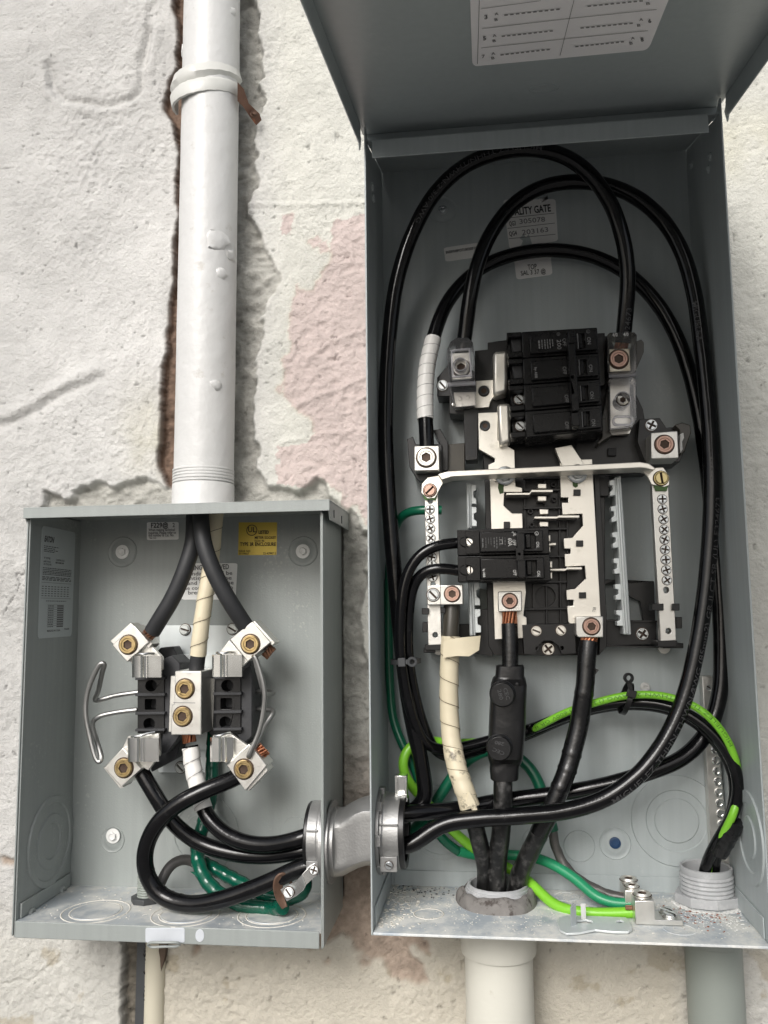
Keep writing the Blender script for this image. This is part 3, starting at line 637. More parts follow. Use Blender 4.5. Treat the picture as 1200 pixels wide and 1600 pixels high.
f = [lp(LX0, LLEN), lp(LX1, LLEN), lp(LX1, LLEN, .0185), lp(LX0, LLEN, .0185)]; g.prism(f, [p-LU*.0015 for p in f])
mat('door_paint', (.35, .39, .395), .33, 0, .05, 14, .0001, 500, .04, spec=.5, sheet=.03)
door = obj('door', g, M['door_paint'], box, bevel=.0006)
for x in (LX0-.0012, LX1+.0012):
    g = G(); f = [V((x, -.112, .412)), V((x, -.124, .420)), V((x, -.131, .434)), V((x, -.126, .437)), V((x, -.106, .425))]; g.prism(f, [p+V((.0012, 0, 0)) for p in f]); hb = obj('hinge', g, M['grey_paint'], box, bevel=.0003)
    screw('hinge_pin', 'hexbolt', V((x+(-.0005 if x < 0 else .0015), -.121, .425)), .0032, 'zinc_dull', hb, V((-1 if x < 0 else 1, 0, 0)))
# embossed oval maker's mark on the door
c = atp(850, 138, lp(0, .1), LN); g = G()
for rr in (.0125, .0105):
    g.loft([[c+V((rr*k*math.cos(a), 0, 0))+LU*(rr*k*.62*math.sin(a))+LN*h for a in np.linspace(0, 2*math.pi, 33)[:-1]] for k, h in ((.95, -.0001), (.97, .0005), (1.0, .0005), (1.02, -.0001))], False, False)
obj('embossed_mark', g, M['door_paint'], door, smooth=60)
# circuit directory card
LPN = lambda x, y: atp(x, y, lp(0, .1, .0009), LN)
bl_, br_ = atp(738, 103, lp(0, .1), LN), atp(1013, 77, lp(0, .1), LN); e = (br_-bl_); e2 = V((0, 0, 0))+LU*.30
def cardpt(s, t): return bl_+e*s+LU*(t*.30)+LN*.0003
rp = rrect(0, 0, 1, 1, .03); f = [cardpt(x, y) for x, y in rp]
cardp = obj('directory_card', G().prism([p+LN*.0002 for p in f], f), M['card'], box)
eps = .0002
bars([(749, 0, 746, 100, .8, 0), (897, 0, 875, 87, .7, 0), (751, 14, 845, 1, .6, 0), (753, 45, 890, 29, .6, 0), (890, 29, 1026, 15, .6, 0), (752, 75, 881, 61, .6, 0), (881, 61, 1012, 48, .6, 0)], M['dim_ink'], cardp, LPN, eps)
bars([(788, 24, 878, 14, 2, -10), (784, 57, 867, 48, 2, -10), (782, 86, 862, 77, 2, -10), (918, 10, 1008, 1, 2, -10), (907, 44, 992, 36, 2, -10), (899, 73, 978, 65, 2, -10)], M['grey_ink'], cardp, LPN, eps, 'dotted_line')
text_flat([('3', 757, 30, 762, 29.5, 6, .02), ('5', 755, 63, 760, 62.5, 6, .02), ('7', 753, 91, 758, 90.5, 5, .02), ('A', 773, 24, 779, 23.4, 4), ('B', 773, 33, 778, 32.4, 4), ('A', 770, 58, 776, 57.4, 4), ('B', 770, 66, 775, 65.4, 4), ('A', 768, 86, 774, 85.4, 4), ('B', 768, 93, 773, 92.4, 4),
           ('6', 1013, 36, 1018, 35.5, 6, .02), ('8', 1001, 65, 1006, 64.5, 6, .02), ('A', 999, 33, 1005, 32.4, 4), ('B', 996, 42, 1001, 41.4, 4), ('A', 986, 62, 992, 61.4, 4), ('B', 984, 70, 989, 69.4, 4), ('B', 1010, 8, 1016, 7.4, 4)], M['dim_ink'], cardp, LPN, eps)
# stickers on the back panel
BK = .0021
def sticker(q, d, m, par, r=.08, name='sticker'):
    pts = rquad(q, r); return pp(pts, d, d+.0003)
P0 = lambda x, y: at(x, y, .0025)
qg = [(786, 312), (868, 311), (872, 376), (796, 389)]
st = obj('sticker', pp(rquad(qg, .06), .002, .0024), M['white_sticker'], box)
text_flat([('QUALITY GATE', 789, 338, 861, 330, 11, .025), ('QG3', 796, 353, 806, 352, 7, .015), ('QG4', 796, 369, 808, 367, 7, .015)], M['ink'], st, P0)
text_flat([('305078', 812, 350, 852, 346, 7.5), ('203163', 816, 367, 857, 362, 7.5)], M['grey_ink'], st, P0)
bars([(790, 341, 866, 333, .7, 0), (793, 357, 867, 348.5, .7, 0), (795, 373, 868, 366, .7, 0)], M['ink'], st, P0)
tear = [(812, 372), (818, 366), (822, 371), (826, 366), (829, 374), (832, 384), (820, 387), (808, 389), (815, 382), (817, 376)]
obj('torn_patch', pp(tear, .0022, .0027), M['grey_paint'], st)
tear2 = [(842, 310), (856, 311), (855, 306), (850, 313), (846, 316)]; obj('torn_flap', pp(tear2, .0022, .0045), M['white_sticker'], st)
qi = [(693, 387), (748, 379), (751, 401), (696, 409)]
st = obj('sticker', pp(rquad(qi, .12), .002, .0024), M['white_sticker'], box); text_flat([('INSP/HIPOT:00203163', 697, 396.5, 748, 388.5, 4, .03)], M['ink'], st, P0)
qt = [(803, 404), (860, 397), (863.5, 429), (807, 437)]
st = obj('sticker', pp(rquad(qt, .12), .002, .0024), M['white_sticker'], box); text_flat([('TOP', 825, 421.5, 839, 420, 8, .01), ('SAL 3 37 @', 814, 430.5, 853, 426.5, 7, .01)], M['ink'], st, P0)
# ================================================================== SMALLER BOX (left)
B0, B1, BZ, BD, BT = -.4160, -.1435, -.2640, .0986, .0960
mb = thing('meter_enclosure', 'smaller open grey meter socket box on the left with a narrow hood', 'meter box', V(((B0+B1)/2, 0, BZ-.013)))
g = G(); g.box(((B0+B1)/2, -.001, (BZ+BT)/2-.004), (B1-B0+.0004, .002, BT-BZ+.008)); bk2 = obj('back_panel', g, M['box_paint'], mb)
def side2(x, s):
    pr_ = [(.0010, BZ-.0125), (BD-.0003, BZ-.0135), (BD-.0003, .089), (.092, .0945), (.0010, .0945)]
    f = [V((x, -d, z)) for d, z in pr_]; return obj('side_panel', G().prism(f, [p+V((s*.0015, 0, 0)) for p in f]), M['box_paint'], mb, bevel=.0005)
mL = side2(B0, 1); mR = side2(B1, -1)
g = G(); g.box((B1+.0006, -BD+.0055, (BZ-.012+.086)/2), (.0014, .0135, .086-BZ+.012)); obj('front_hem', g, M['box_paint'], mb, bevel=.0005)
g = G(); g.box((B0-.0006, -BD+.0055, (BZ-.012+.086)/2), (.0014, .0135, .086-BZ+.012)); obj('front_hem', g, M['box_paint'], mb, bevel=.0005)
g = G(); g.box(((B0+B1)/2, -.0495, BZ-.0008), (B1-B0-.0036, .098, .0016)); fl2 = obj('bottom_panel', g, M['zinc_floor'], mb)
xl = at(24, 1441, BD+.001).x; xr = at(499, 1447, BD+.001).x
g = G(); g.box(((xl+xr)/2, -BD-.0006, BZ-.0065), (xr-xl, .0016, .0138)); lip_ = obj('front_lip', g, M['box_paint'], mb, bevel=.0007)
g = G(); g.box((B0+.0026, -.049, BZ+.0065), (.0022, .088, .0125)); obj('bottom_flange', g, M['box_paint'], mb, bevel=.0006)
for x, y in ((49, 1427), (98, 1392)): screw('rivet', 'torx', atx(x, y, B0+.0036), .0052, 'box_paint', mb, V((1, 0, 0)))
g = G(); g.box((-.2768, -.0525, BT+.0002), (.2830, .1050, .0013)); g.box((-.2768, -.1043, BT-.0045), (.2830, .0013, .0092))
for x, s in ((-.4180, 1), (-.1358, -1)):
    f = [V((x, -d, z)) for d, z in ((.0003, BT), (.1035, BT), (.1035, BT-.008), (.096, BT-.0165), (.0003, BT-.0165))]; g.prism(f, [p+V((s*.0013, 0, 0)) for p in f])
obj('hood', g, M['box_paint'], mb, bevel=.0004)
g = G()
for x, y in ((522, 803), (534, 812)):
    c = atx(x, y, -.1356); g.box(c, (.0006, .0012, .007))
obj('slit', g, M['ink'], mb, stuff=True)
for x, y, r in ((191.5, 862.5, 24), (473.5, 861.5, 23)):
    c = at(x, y, .002); c.y = -.002; dimple(c, (0, -1, 0), pxm(r, .002), M['box_paint'], bk2, .0014); screw_px('mounting_screw', 'washer', x, y, .0036, 11.5, 'white_sticker', bk2)
c = at(176, 1312, .002); c.y = -.002; dimple(c, (0, -1, 0), pxm(19, .002), M['box_paint'], bk2, .0016); screw_px('mounting_screw', 'washer', 177, 1306, .0036, 11.5, 'white_sticker', bk2)
def backring2(px, py, radii, t=.0006):
    c = at(px, py, .002); c.y = -.002
    obj('knockout', knock(c, (0, -1, 0), [pxm(r, .002) for r in radii], t), M['box_paint'], bk2, smooth=25)
backring2(316, 1302, (58, 44, 29), .0011); backring2(462, 1300, (22,), .0009)
c = atx(79, 1314, B0+.0015)
obj('knockout', knock(c, (1, 0, 0), [.0405, .0345, .0245, .0160], .0017), M['box_paint'], mL, smooth=25)
for x, y in ((150, 1424), (290, 1429), (425, 1430)):
    c = atz(x, y, BZ)
    for r in (.0295, .0225): obj('knockout', rodring((c.x, c.y, BZ), (0, 0, 1), r, .0008), M['flakes'], fl2, smooth=60)
    obj('knockout', G().lathe((c.x, c.y, BZ), (0, 0, 1), [(.0215, -.0002), (.0212, .0006)], 40), M['zinc_floor'], fl2)
# latch on the lip
PL_ = lambda x, y: at(x, y, BD+.0014)
lt = obj('latch_plate', pp(rrect(227, 1450, 288.5, 1473, 3), BD+.001, BD+.0018), M['latch_metal'], mb, bevel=.0002)
lo = [at(231, 1476.5, BD+.004), at(234, 1473, BD+.007), at(256, 1472.5, BD+.009), at(278, 1473, BD+.007), at(281, 1476, BD+.004), at(276, 1478.5, BD+.003), at(256, 1479, BD+.003), at(235, 1479.5, BD+.003), at(231, 1476.5, BD+.004)]
obj('latch_loop', G().tube(smoothpath(spline(lo, .001), 2), .0011, 8), M['box_paint'], lt)
sp = [(x, y) for x, y in circ(312, 1462, 7, 20, 10)]
obj('latch_slot', pp(sp, BD+.001, BD+.0017), M['latch_metal'], mb, bevel=.0002)
# stickers in the meter box
st = obj('sticker', pp(rquad([(229.5, 816), (279, 815.5), (279, 843), (229.5, 844)], .07), .002, .0023), M['white_sticker'], mb)
text_flat([('F229@', 236, 824.5, 263, 824, 7.5, .02), ('2', 269.5, 823.5, 273, 823.5, 6.5, .01), ('When making technical', 232, 830, 273, 829.5, 4), ('inquiries, Please refer to', 232, 834.5, 275, 834, 4), ('this number & Cat. No.', 232, 838.5, 272, 838, 4), ('TM 3749', 233, 842, 244, 842, 2.2)], M['ink'], st, P0)
st = obj('sticker', pp(rquad([(373, 816), (433, 816), (432, 867), (372, 867.5)], .02), .002, .0023), M['yellow_sticker'], mb)
text_flat([('UL', 387.5, 831.5, 400, 831.5, 8, .015), ('LISTED', 404, 834, 420, 834, 5, .035), ('METER SOCKET', 398, 842, 431, 842, 4, .015), ('E226146', 398, 846.5, 413, 846.5, 3), ('TYPE 3R ENCLOSURE', 375, 853, 431, 853, 5.5, .02), ('ISSUE NO.', 373.5, 862.5, 392, 862.5, 3), ('SY-190627', 373.5, 866.3, 389, 866.3, 2.8), ('22-43947 2', 411, 866.3, 431, 866, 3.4)], M['ink'], st, P0)
c = at(393.5, 828.5, .0024); obj('certification_ring', G().lathe(c, (0, -1, 0), [(pxm(9, .002), 0), (pxm(9, .002), .0002), (pxm(7.8, .002), .0002), (pxm(7.8, .002), 0)], 28, False, False), M['ink'], st)
st = obj('sticker', pp(rquad([(281, 880), (371, 880), (368, 937), (284, 937)], .05), .002, .0023), M['white_sticker'], mb)
text_flat([('WIRING APPROVED', 287, 891.5, 358, 889, 7.5, .02), ('standards shall be', 288, 899.5, 363, 898, 6), ('entirely on the', 290, 906.5, 362, 905.5, 6), ('and terms of the', 293, 914, 365, 913, 6), ('the common part to', 284, 922, 364, 920.5, 6), ('breakers', 294, 929, 330, 928, 6)], M['dim_ink'], st, P0)
# long rating sticker on the left wall
XS = B0+.0016
LS = lambda x, y: atx(x, y, XS+.0003)
qs = [(66, 821), (118, 832), (112, 994), (59, 998)]
f = [atx(x, y, XS+.0003) for x, y in rquad(qs, .05)]
st = obj('sticker', G().prism(f, [p-V((.0003, 0, 0)) for p in f]), M['silver_sticker'], mb)
def sq(s, t): return quadmap(qs, s, t)
def L4(body, s0, s1, t, h, b=.02):
    a, b2 = sq(s0, t), sq(s1, t); return (body, a[0], a[1], b2[0], b2[1], h, b)
text_flat([L4('EATON', .08, .36, .135, 8.5, .05), L4('MADE IN USA', .27, .66, .945, 3, .02), L4('P46088', .78, .92, .935, 2.5), L4('TYPE', .08, .28, .29, 2.8), L4('CONTINUOUS', .45, .70, .295, 2.8), L4('600 VAC', .08, .3, .32, 2.8), L4('MAXIMUM', .44, .68, .32, 2.8), L4('OUTDOOR', .08, .32, .345, 2.8)], M['dim_ink'], st, LS)
rows = []
def rb(s0, s1, t, th, nd):
    a, b2 = sq(s0, t), sq(s1, t); rows.append((a[0], a[1], b2[0], b2[1], th, nd))
for t in (.175, .192, .208, .222): rb(.08, .55-(t*7 % .2), t, 1.2, 7)
for t in (.37, .385, .40, .413, .427): rb(.07, .92, t, 1.3, 20)
for t in (.45, .463, .476): rb(.06, .92, t, 1.3, 9)
for k in range(5): rb(.06, .9, .535+.021*k, 1.3, -9)
for t in (.50, .64): rb(.05, .93, t, .5, 0)
for k in range(10): rb(.25, .75, .70+.021*k, .4, 0); rb(.27, .44, .71+.021*k, 1.3, 4); rb(.54, .73, .71+.021*k, 1.9, 0)
rb(.2, .8, .665, 1.2, 14)
bars(rows, M['dim_ink'], st, LS)
# ================================================================== OFFSET NIPPLE AND BUSHINGS
NL, NR = V((-.1420, -.064, -.2005)), V((-.1000, -.071, -.1885))
nip = thing('offset_nipple', 'grey cast metal offset nipple joining the two boxes', 'conduit nipple', V((-.121, -.068, -.1945)))
def cring(c, x, r, clip=None, n=40):
    out = []
    for j in range(n):
        a = 2*math.pi*j/n; y = c.y+r*math.cos(a); z = c.z+r*math.sin(a)
        if clip is not None: y = max(y, clip)
        out.append(V((x, y, z)))
    return out
g = G(); rr = []
for x, t, r, cl in ((-.1415, 0, .0290, None), (-.1365, 0, .0290, None), (-.1360, 0, .0285, -.0860), (-.1310, .05, .0285, -.0868), (-.1240, .42, .0285, -.0880), (-.1180, .70, .0285, -.0892), (-.1100, .97, .0285, -.0915), (-.1022, 1, .0285, -.0915), (-.1018, 1, .0300, None), (-.0985, 1, .0300, None)):
    rr.append(cring(NL.lerp(NR, t), x, r, cl))
obj('body', g.loft(rr), M['cast_zinc'], nip, bevel=.0008, smooth=30)
g = G(); g.loft([cring(NL, -.1420, .0345), cring(NL, -.1402, .0345), cring(NL, -.1398, .0325), cring(NL, -.1398, .0285)], True, False); obj('flange', g, M['cast_zinc'], nip, smooth=30)
g = G()
def tooth(c, x0, x1, r0, r1, n=8):
    for k in range(n):
        a = 2*math.pi*k/n; d = V((0, math.cos(a), math.sin(a))); s = V((0, -math.sin(a), math.cos(a)))
        g.box(c+d*(r0+r1)/2+V(((x0+x1)/2-c.x, 0, 0)), (x1-x0, r1-r0, .009), Matrix(((1, 0, 0), (0, d.y, s.y), (0, d.z, s.z))))
g.loft([cring(NR, -.0984, .0355), cring(NR, -.0955, .0355), cring(NR, -.0955, .028)], True, False); tooth(NR, -.0984, -.0935, .031, .0362)
obj('locknut', g, M['cast_zinc'], nip, bevel=.0003)
g = G(); g.loft([cring(NL, -.1452, .0335), cring(NL, -.1480, .0335), cring(NL, -.1480, .027)], True, False); obj('locknut', g, M['cast_zinc'], nip)
def bushing(name, label, c, x0, x1, x2, ro):
    b = thing(name, label, 'conduit bushing', V((x0, c.y, c.z-ro)))
    sgn = 1 if x1 > x0 else -1; g = G()
    g.loft([cring(c, x0, ro*1.02), cring(c, x0+sgn*.002, ro*1.02), cring(c, x0+sgn*.0025, ro), cring(c, x1, ro), cring(c, x1, ro*.88), cring(c, x0+sgn*.001, ro*.88)], False, False)
    g.box((((x0+x1)/2), c.y-ro*.995, c.z+.012), (abs(x1-x0)*.98, .0012, .0016)); g.box((((x0+x1)/2), c.y-ro*.86, c.z-ro*.62), (abs(x1-x0)*.9, .010, .012))
    obj('collar', g, M['cast_zinc'], b, bevel=.0004)
    g = G(); g.loft([cring(c, x1-sgn*.0004, ro*.98), cring(c, x2, ro*.98), cring(c, x2+sgn*.001, ro*.95), cring(c, x2, ro*.80), cring(c, x1-sgn*.003, ro*.80)], False, False)
    obj('insulating_throat', g, M['black_plastic'], b)
    return b
bR = bushing('grounding_bushing', 'round metal bushing with a lug on top inside the left wall of the larger box', NR, -.0952, -.0795, -.0755, .0312)
screw('set_screw', 'slot', V((-.087, NR.y-.0265-.0065, NR.z-.0195)), .0032, 'zinc_bright', bR, V((0, -1, -.1)), .4)
lg = at(627, 1228, .072); g = G()
g.box(lg+V((0, .0, .0085)), (.0105, .011, .0022)); g.box(lg+V((0, .0, -.0075)), (.0105, .011, .0028)); g.box(lg+V((-.0042, 0, 0)), (.002, .009, .016)); g.box(lg+V((.0042, 0, 0)), (.002, .009, .016)); g.box(lg+V((0, .003, 0)), (.0105, .002, .016)); g.box(lg+V((0, .0, -.0105)), (.012, .012, .003))
obj('lug', g, M['steel_clip'], bR, bevel=.0004)
bL = bushing('grounding_bushing', 'round metal bushing with black rim inside the right wall of the smaller box', NL+V((0, 0, .004)), -.1482, -.1590, -.1612, .0300)
# bonding strap on the left bushing with its brown braid
sb = thing('bonding_strap', 'bent bright metal strap with two screws bolted to the left bushing', 'bonding strap', at(470, 1390, .09))
def ribbon(ptsL, ptsR, th, g=None):
    g = g or G(); n = len(ptsL)
    for i in range(n-1):
        f = [ptsL[i], ptsL[i+1], ptsR[i+1], ptsR[i]]; nn = (f[1]-f[0]).cross(f[3]-f[0]).normalized(); g.prism(f, [p+nn*th for p in f])
    return g
def solidribbon(ptsA, ptsB, th):
    g = G(); rings = []
    for i in range(len(ptsA)):
        d = (ptsA[min(i+1, len(ptsA)-1)]-ptsA[max(i-1, 0)]); wv = ptsB[i]-ptsA[i]; nn = d.cross(wv).normalized()
        rings.append([ptsA[i], ptsB[i], ptsB[i]+nn*th, ptsA[i]+nn*th])
    return g.loft(rings)
up_ = [at(498, 1345.5, .094), at(484, 1353, .096), at(472, 1366, .098), at(462, 1377, .092), at(452, 1382, .090), at(438, 1390, .090)]
dn_ = [at(498, 1365, .094), at(489, 1373, .096), at(478, 1383, .098), at(473, 1392, .092), at(463, 1400, .090), at(448, 1408.5, .090)]
obj('strap', solidribbon(up_, dn_, -.0012), M['steel_clip'], sb, bevel=.0003)
screw('screw', 'combo', at(490.5, 1359.5, .0962), .0034, 'zinc_bright', sb, V((.1, -1, .2)), .3)
screw('screw', 'slot', at(451, 1394.5, .0915), .0042, 'zinc_bright', sb, V((.1, -1, .2)), .9)
bp_ = thing('copper_braid', 'loop of brown corroded copper strands under the bent metal strap', 'ground wire', at(440, 1418, .085))
for k in range(6):
    o = k*3.1; pts = [at(442+o*.35, 1419-k*.4, .080+.001*k), at(436-3+o*.7, 1405, .083), at(428+o*.8, 1385+o*.25, .088-.001*k), at(431+o*.55, 1371+o*.5, .089-.001*k), at(441+o*.35, 1364+o*.55, .088-.001*k), at(451+o*.05, 1369+o*.45, .084-.001*k), at(456-o*.1, 1382, .080-.001*k)]
    obj('strand', G().tube(smoothpath(spline(pts, .002), 2), .0011, 8), M['brown_braid'], bp_)
# ================================================================== METER SOCKET
ms = thing('meter_socket', 'four jaw meter socket with square lugs, black insulators and wire bails in the smaller box', 'meter socket', at(296, 1205, .003))
# zinc bracket: two flanges with a raised middle
def sheet(poly, d0, d1): return pp(poly, d0, d1)
br = obj('bracket', pp(rrect(249, 977, 372, 1029, 3), .0035, .0052), M['zinc_plate'], ms, bevel=.0004)
obj('bracket', pp(rrect(247, 1158, 330, 1207, 3), .0035, .0052), M['zinc_plate'], ms, bevel=.0004)
obj('raised_plate', pp([(262, 1022), (392, 1022), (392, 1172), (262, 1172)], .006, .012), M['zinc_plate'], ms, bevel=.0008)
for x, y, s in ((289.4, 983.7, .3), (363.5, 983, .5), (282.5, 1199, .8)): screw_px('screw', 'slot', x, y, .0055, 8.5, 'zinc_dull', ms, s)
# insulators
def block(x0, x1, rows, holes, body, sidep, top):
    t = obj('insulator', pp(body, .010, .030), M['grey_black'], ms, bevel=.0012)
    g = pp([(x0, 1058), (x1, 1058), (x1, 1146), (x0, 1146)], .014, .046, holes=[circ(cx, cy, 9.3, 16) if not sqr else rrect(cx-9, cy-8.5, cx+9, cy+8.5, 2) for cx, cy, sqr in holes])
    a = obj('terminal_block', g, M['black_plastic'], ms, bevel=.0004)
    g = G()
    for y0, y1 in rows: pp([(x0-4, y0), (x1+1, y0-.5), (x1+1, y1-.5), (x0-4, y1)], .020, .050, g)
    obj('divider', g, M['grey_black'], a, stuff=True, bevel=.0004)
    obj('block_floor', pp([(x0+1, 1060), (x1-1, 1060), (x1-1, 1145), (x0+1, 1145)], .016, .026), M['black_plastic'], a)
    obj('side_wall', pp(sidep, .012, .044), M['grey_black'], a, bevel=.001)
    return a
block(215, 256, [(1058, 1062.5), (1083.5, 1088), (1113, 1117), (1139, 1143)], [(236, 1071.5, 0), (235, 1100.5, 1), (233, 1131, 0)],
      [(250, 1012), (270, 1010), (284, 1040), (284, 1150), (276, 1185), (236, 1207), (228, 1150), (236, 1030)], [(254, 1030), (268, 1024), (281, 1036), (281, 1150), (262, 1176), (250, 1180), (254, 1146)], 0)
block(337, 376, [(1057, 1061), (1082, 1086.5), (1110.5, 1115), (1137.5, 1142)], [(355, 1071.5, 0), (353.5, 1099.5, 1), (352, 1129, 0)],
      [(330, 1045), (388, 1030), (396, 1046), (396, 1150), (388, 1166), (345, 1170), (326, 1145)], [(372, 1052), (390, 1040), (394, 1052), (394, 1150), (380, 1164), (369, 1146)], 0)
# a lug: square aluminium block with brass set screw, a folded arm and a spring jaw
def lug(name, face, scr, sidep, arm, jaw, dz, label, brass='brass', flip=False, grain=0):
    lg = obj('lug', pp(face, dz-.024, dz), M['aluminium'], ms, label, bevel=.0007)
    if sidep: obj('lug_collar', pp(sidep, dz-.022, dz-.003), M['aluminium'], lg, bevel=.0005)
    screw_px('set_screw', 'hexsocket', scr[0], scr[1], dz+.0001, 14.3, brass, lg, grain)
    obj('jaw_arm', pp(arm, dz-.010, dz-.006), M['aluminium'], ms, bevel=.0006)
    x0, x1, x2, x3, y0, y1 = jaw; dj = dz+.002; g = G()
    # spring jaw: bent sheet, profile in X-depth run along Z
    def prof(pts, yy): return [at(x, yy, d) for x, d in pts]
    pr_ = [(x3, dj-.012), (x3-1, dj-.004), (x2+3, dj-.0005), (x2, dj+.0042), (x2-3, dj+.0055), (x1+7, dj+.0042), (x1+5, dj-.006), (x1+4, dj-.016)]
    ou = [at(x, y0, d) for x, d in pr_]; nrm = V((0, .0012, 0))
    def strip(pr_):
        top = [at(x, y0, d) for x, d in pr_]; bot = [at(x, y1, d) for x, d in pr_]; rings = []
        n = len(top); g2 = G()
        ofs = []
        for i in range(n):
            t = top[min(i+1, n-1)]-top[max(i-1, 0)]; ofs.append(V((-t.y, t.x, 0)).normalized()*.0012)
        rings = [[top[i], bot[i], bot[i]+ofs[i], top[i]+ofs[i]] for i in range(n)]
        return rings
    j = obj('jaw', G().loft(strip(pr_)), M['steel_clip'], ms, bevel=.0002, smooth=50)
    pr2 = [(x1+2, dj-.016), (x1+2, dj-.006), (x1+1, dj+.0042), (x1-2, dj+.0055), (x0+2, dj+.005), (x0, dj+.001)]
    obj('jaw_leaf', G().loft(strip(pr2)), M['steel_clip'], j, smooth=50)
    return lg
lug('lug', [(175, 1008), (209, 976.5), (233, 1003), (198.5, 1034.5)], (200.5, 1007.3), [(172, 1001.5), (204, 973), (238, 1006), (232, 1013), (226, 1007), (205, 982), (178, 1008)],
    [(202, 1031), (232, 1004), (254, 1027), (254, 1045), (245, 1058), (217, 1057)], (208.5, 222, 228, 252, 1025, 1058.5), .066, 'upper left lug, clamped on a black cable')
lug('lug', [(359, 999), (394, 971), (423, 1003.5), (387, 1034)], (391.3, 1006.4), [(388, 975), (398, 970), (430, 1004), (425, 1009), (418, 1002), (394, 978)],
    [(358, 1000), (388, 1033), (366, 1055), (346, 1056), (338, 1025)], (333.5, 346, 352, 378, 1023, 1057.5), .066, 'upper right lug, strands showing at its side')
lug('lug', [(162, 1199.5), (192, 1168), (221, 1201.5), (189.5, 1230)], (193.6, 1199.7), [(161, 1199.5), (168, 1194), (193, 1223.5), (193, 1230), (187.5, 1232.5)],
    [(190, 1170), (200, 1150), (248, 1146), (250, 1180), (232, 1204), (216, 1196)], (201.5, 216.5, 222, 248, 1153, 1190), .068, 'lower left lug on the lower cable', grain=.4)
lug('lug', [(354, 1196), (389, 1162), (417, 1196), (383.5, 1236)], (381, 1201.8), [(386, 1232), (414, 1197), (419, 1204), (388, 1237)],
    [(352, 1194), (340, 1150), (360, 1146), (389, 1166), (372, 1182)], (330.5, 344, 350, 364, 1152, 1190), .068, 'lower right lug with bright copper strands above it', grain=.7)
for x0, y0, x1, y1 in ((214, 1021, 241, 1021), (339, 1020, 366, 1019), (206, 1151, 242, 1144), (334, 1150, 360, 1145)):
    pts = [at(x0, y0+1, .060), at(x0+1, y0, .067), at((x0*2+x1)/3, (y0*2+y1)/3+1.5, .069), at((x0+2*x1)/3, (y0+2*y1)/3, .0665), at(x1, y1, .063)]
    obj('jaw_spring', G().tube(spline(pts, .0015), .0012, 6), M['steel_clip'], ms)
# neutral lug in the middle
obj('neutral_lug', pp([(273.5, 1048.5), (314.5, 1048.5), (314.5, 1148.5), (267, 1148.5), (268, 1102), (272, 1100)], .020, .062), M['aluminium'], ms, bevel=.0008)
nl = obj('neutral_collar', pp([(266.5, 1056), (318, 1056), (316, 1144), (263, 1144)], .022, .054), M['aluminium'], ms, bevel=.0006)
obj('lug_seam', pp([(271, 1097.4), (305, 1097.8), (305, 1098.8), (271, 1098.4)], .060, .0623), M['grey_ink'], nl)
for y, x in ((1076.2, 289), (1119.2, 285.5)): screw_px('set_screw', 'hexsocket', x, y, .0621, 14.5, 'brass', nl, y)
obj('shiny_plate', pp([(318, 1058), (336, 1060), (333, 1139), (316, 1136)], .020, .030), M['steel_clip'], ms, bevel=.0004)
# wire bails
def wire(pts, r, m, parent, name): return obj(name, G().tube(smoothpath(spline(pts, .0018), 4), r, 10), M[m], parent)
wl = [(217, 1081.5, .030), (180, 1087, .034), (149.5, 1094.6, .040), (153.5, 1080, .052), (161, 1046, .066), (163.8, 1036, .069), (158, 1035, .0695), (152, 1044, .069), (137, 1080, .068), (133.5, 1112, .068), (140, 1150, .068), (151, 1188, .069), (156, 1193, .069), (158.5, 1186, .068), (151, 1157, .058), (145, 1135, .046), (146, 1126, .040), (155, 1119.5, .036), (185, 1112.5, .032), (214, 1109, .030)]
wire([at(*p) for p in wl], .0023, 'satin_wire', ms, 'wire_bail')
wr = [(392, 1080, .026), (415, 1080.5, .034), (427, 1081, .044), (427, 1084, .048), (418, 1085, .056), (412, 1080, .066), (402, 1044, .070), (398, 1027, .0705), (395.5, 1024, .071), (398, 1026, .071), (408, 1055, .071), (413.5, 1084, .071), (411, 1115, .071), (404, 1146, .071), (388, 1183, .0705), (390, 1182, .068), (408, 1147, .055), (418, 1128, .046), (428, 1112, .040), (420, 1108.5, .034), (392, 1108.5, .026)]
wire([at(*p) for p in wr], .0023, 'satin_wire', ms, 'wire_bail')
# ================================================================== CABLES
def P3(pts): return [at(*p) for p in pts]
def cable_obj(name, pts, r, m, parent, step=.003, sm=6, n=16, mod=None, label=None, rad=None):
    path = smoothpath(spline(P3(pts) if not isinstance(pts[0], Vector) else pts, step), sm)
    o = obj(name, G().tube(path, rad or r, n, True, mod), M[m], parent, label, smooth=60); return o, path
def wrapmod(pitch=.016, step=.045, rough=.012, seed=0, twist=1):
    from mathutils import noise
    def f(s, a, p):
        q = (s/pitch+twist*a/(2*math.pi)) % 1.0
        return 1+step*(q-.5)+rough*noise.noise(V((p.x*160+seed, p.y*160, p.z*160)))
    return f
def strands(path_a, path_b, R, n, parent, m='copper', seed=1, spread=1.0, tw=.5):
    """bare copper strands from point a to b around the cable's axis"""
    rnd = random.Random(seed); a, b = V(path_a), V(path_b); d = (b-a).normalized(); u = d.orthogonal().normalized(); w_ = d.cross(u)
    for k in range(n):
        if k == 0: rad, ang = 0, 0
        else:
            rad = R*(.5 if k < 7 else .86); ang = k*2*math.pi/(6 if k < 7 else 12)+rnd.uniform(-.1, .1)
        pts = []
        for q in range(4):
            t = q/3; rr = rad*(1+(spread-1)*t); an = ang+tw*t
            pts.append(a.lerp(b, t)+(u*math.cos(an)+w_*math.sin(an))*rr+V((rnd.uniform(-1, 1), rnd.uniform(-1, 1), rnd.uniform(-1, 1)))*R*.04)
        obj('strand', G().tube(pts, R*.185, 6), M[m], parent)
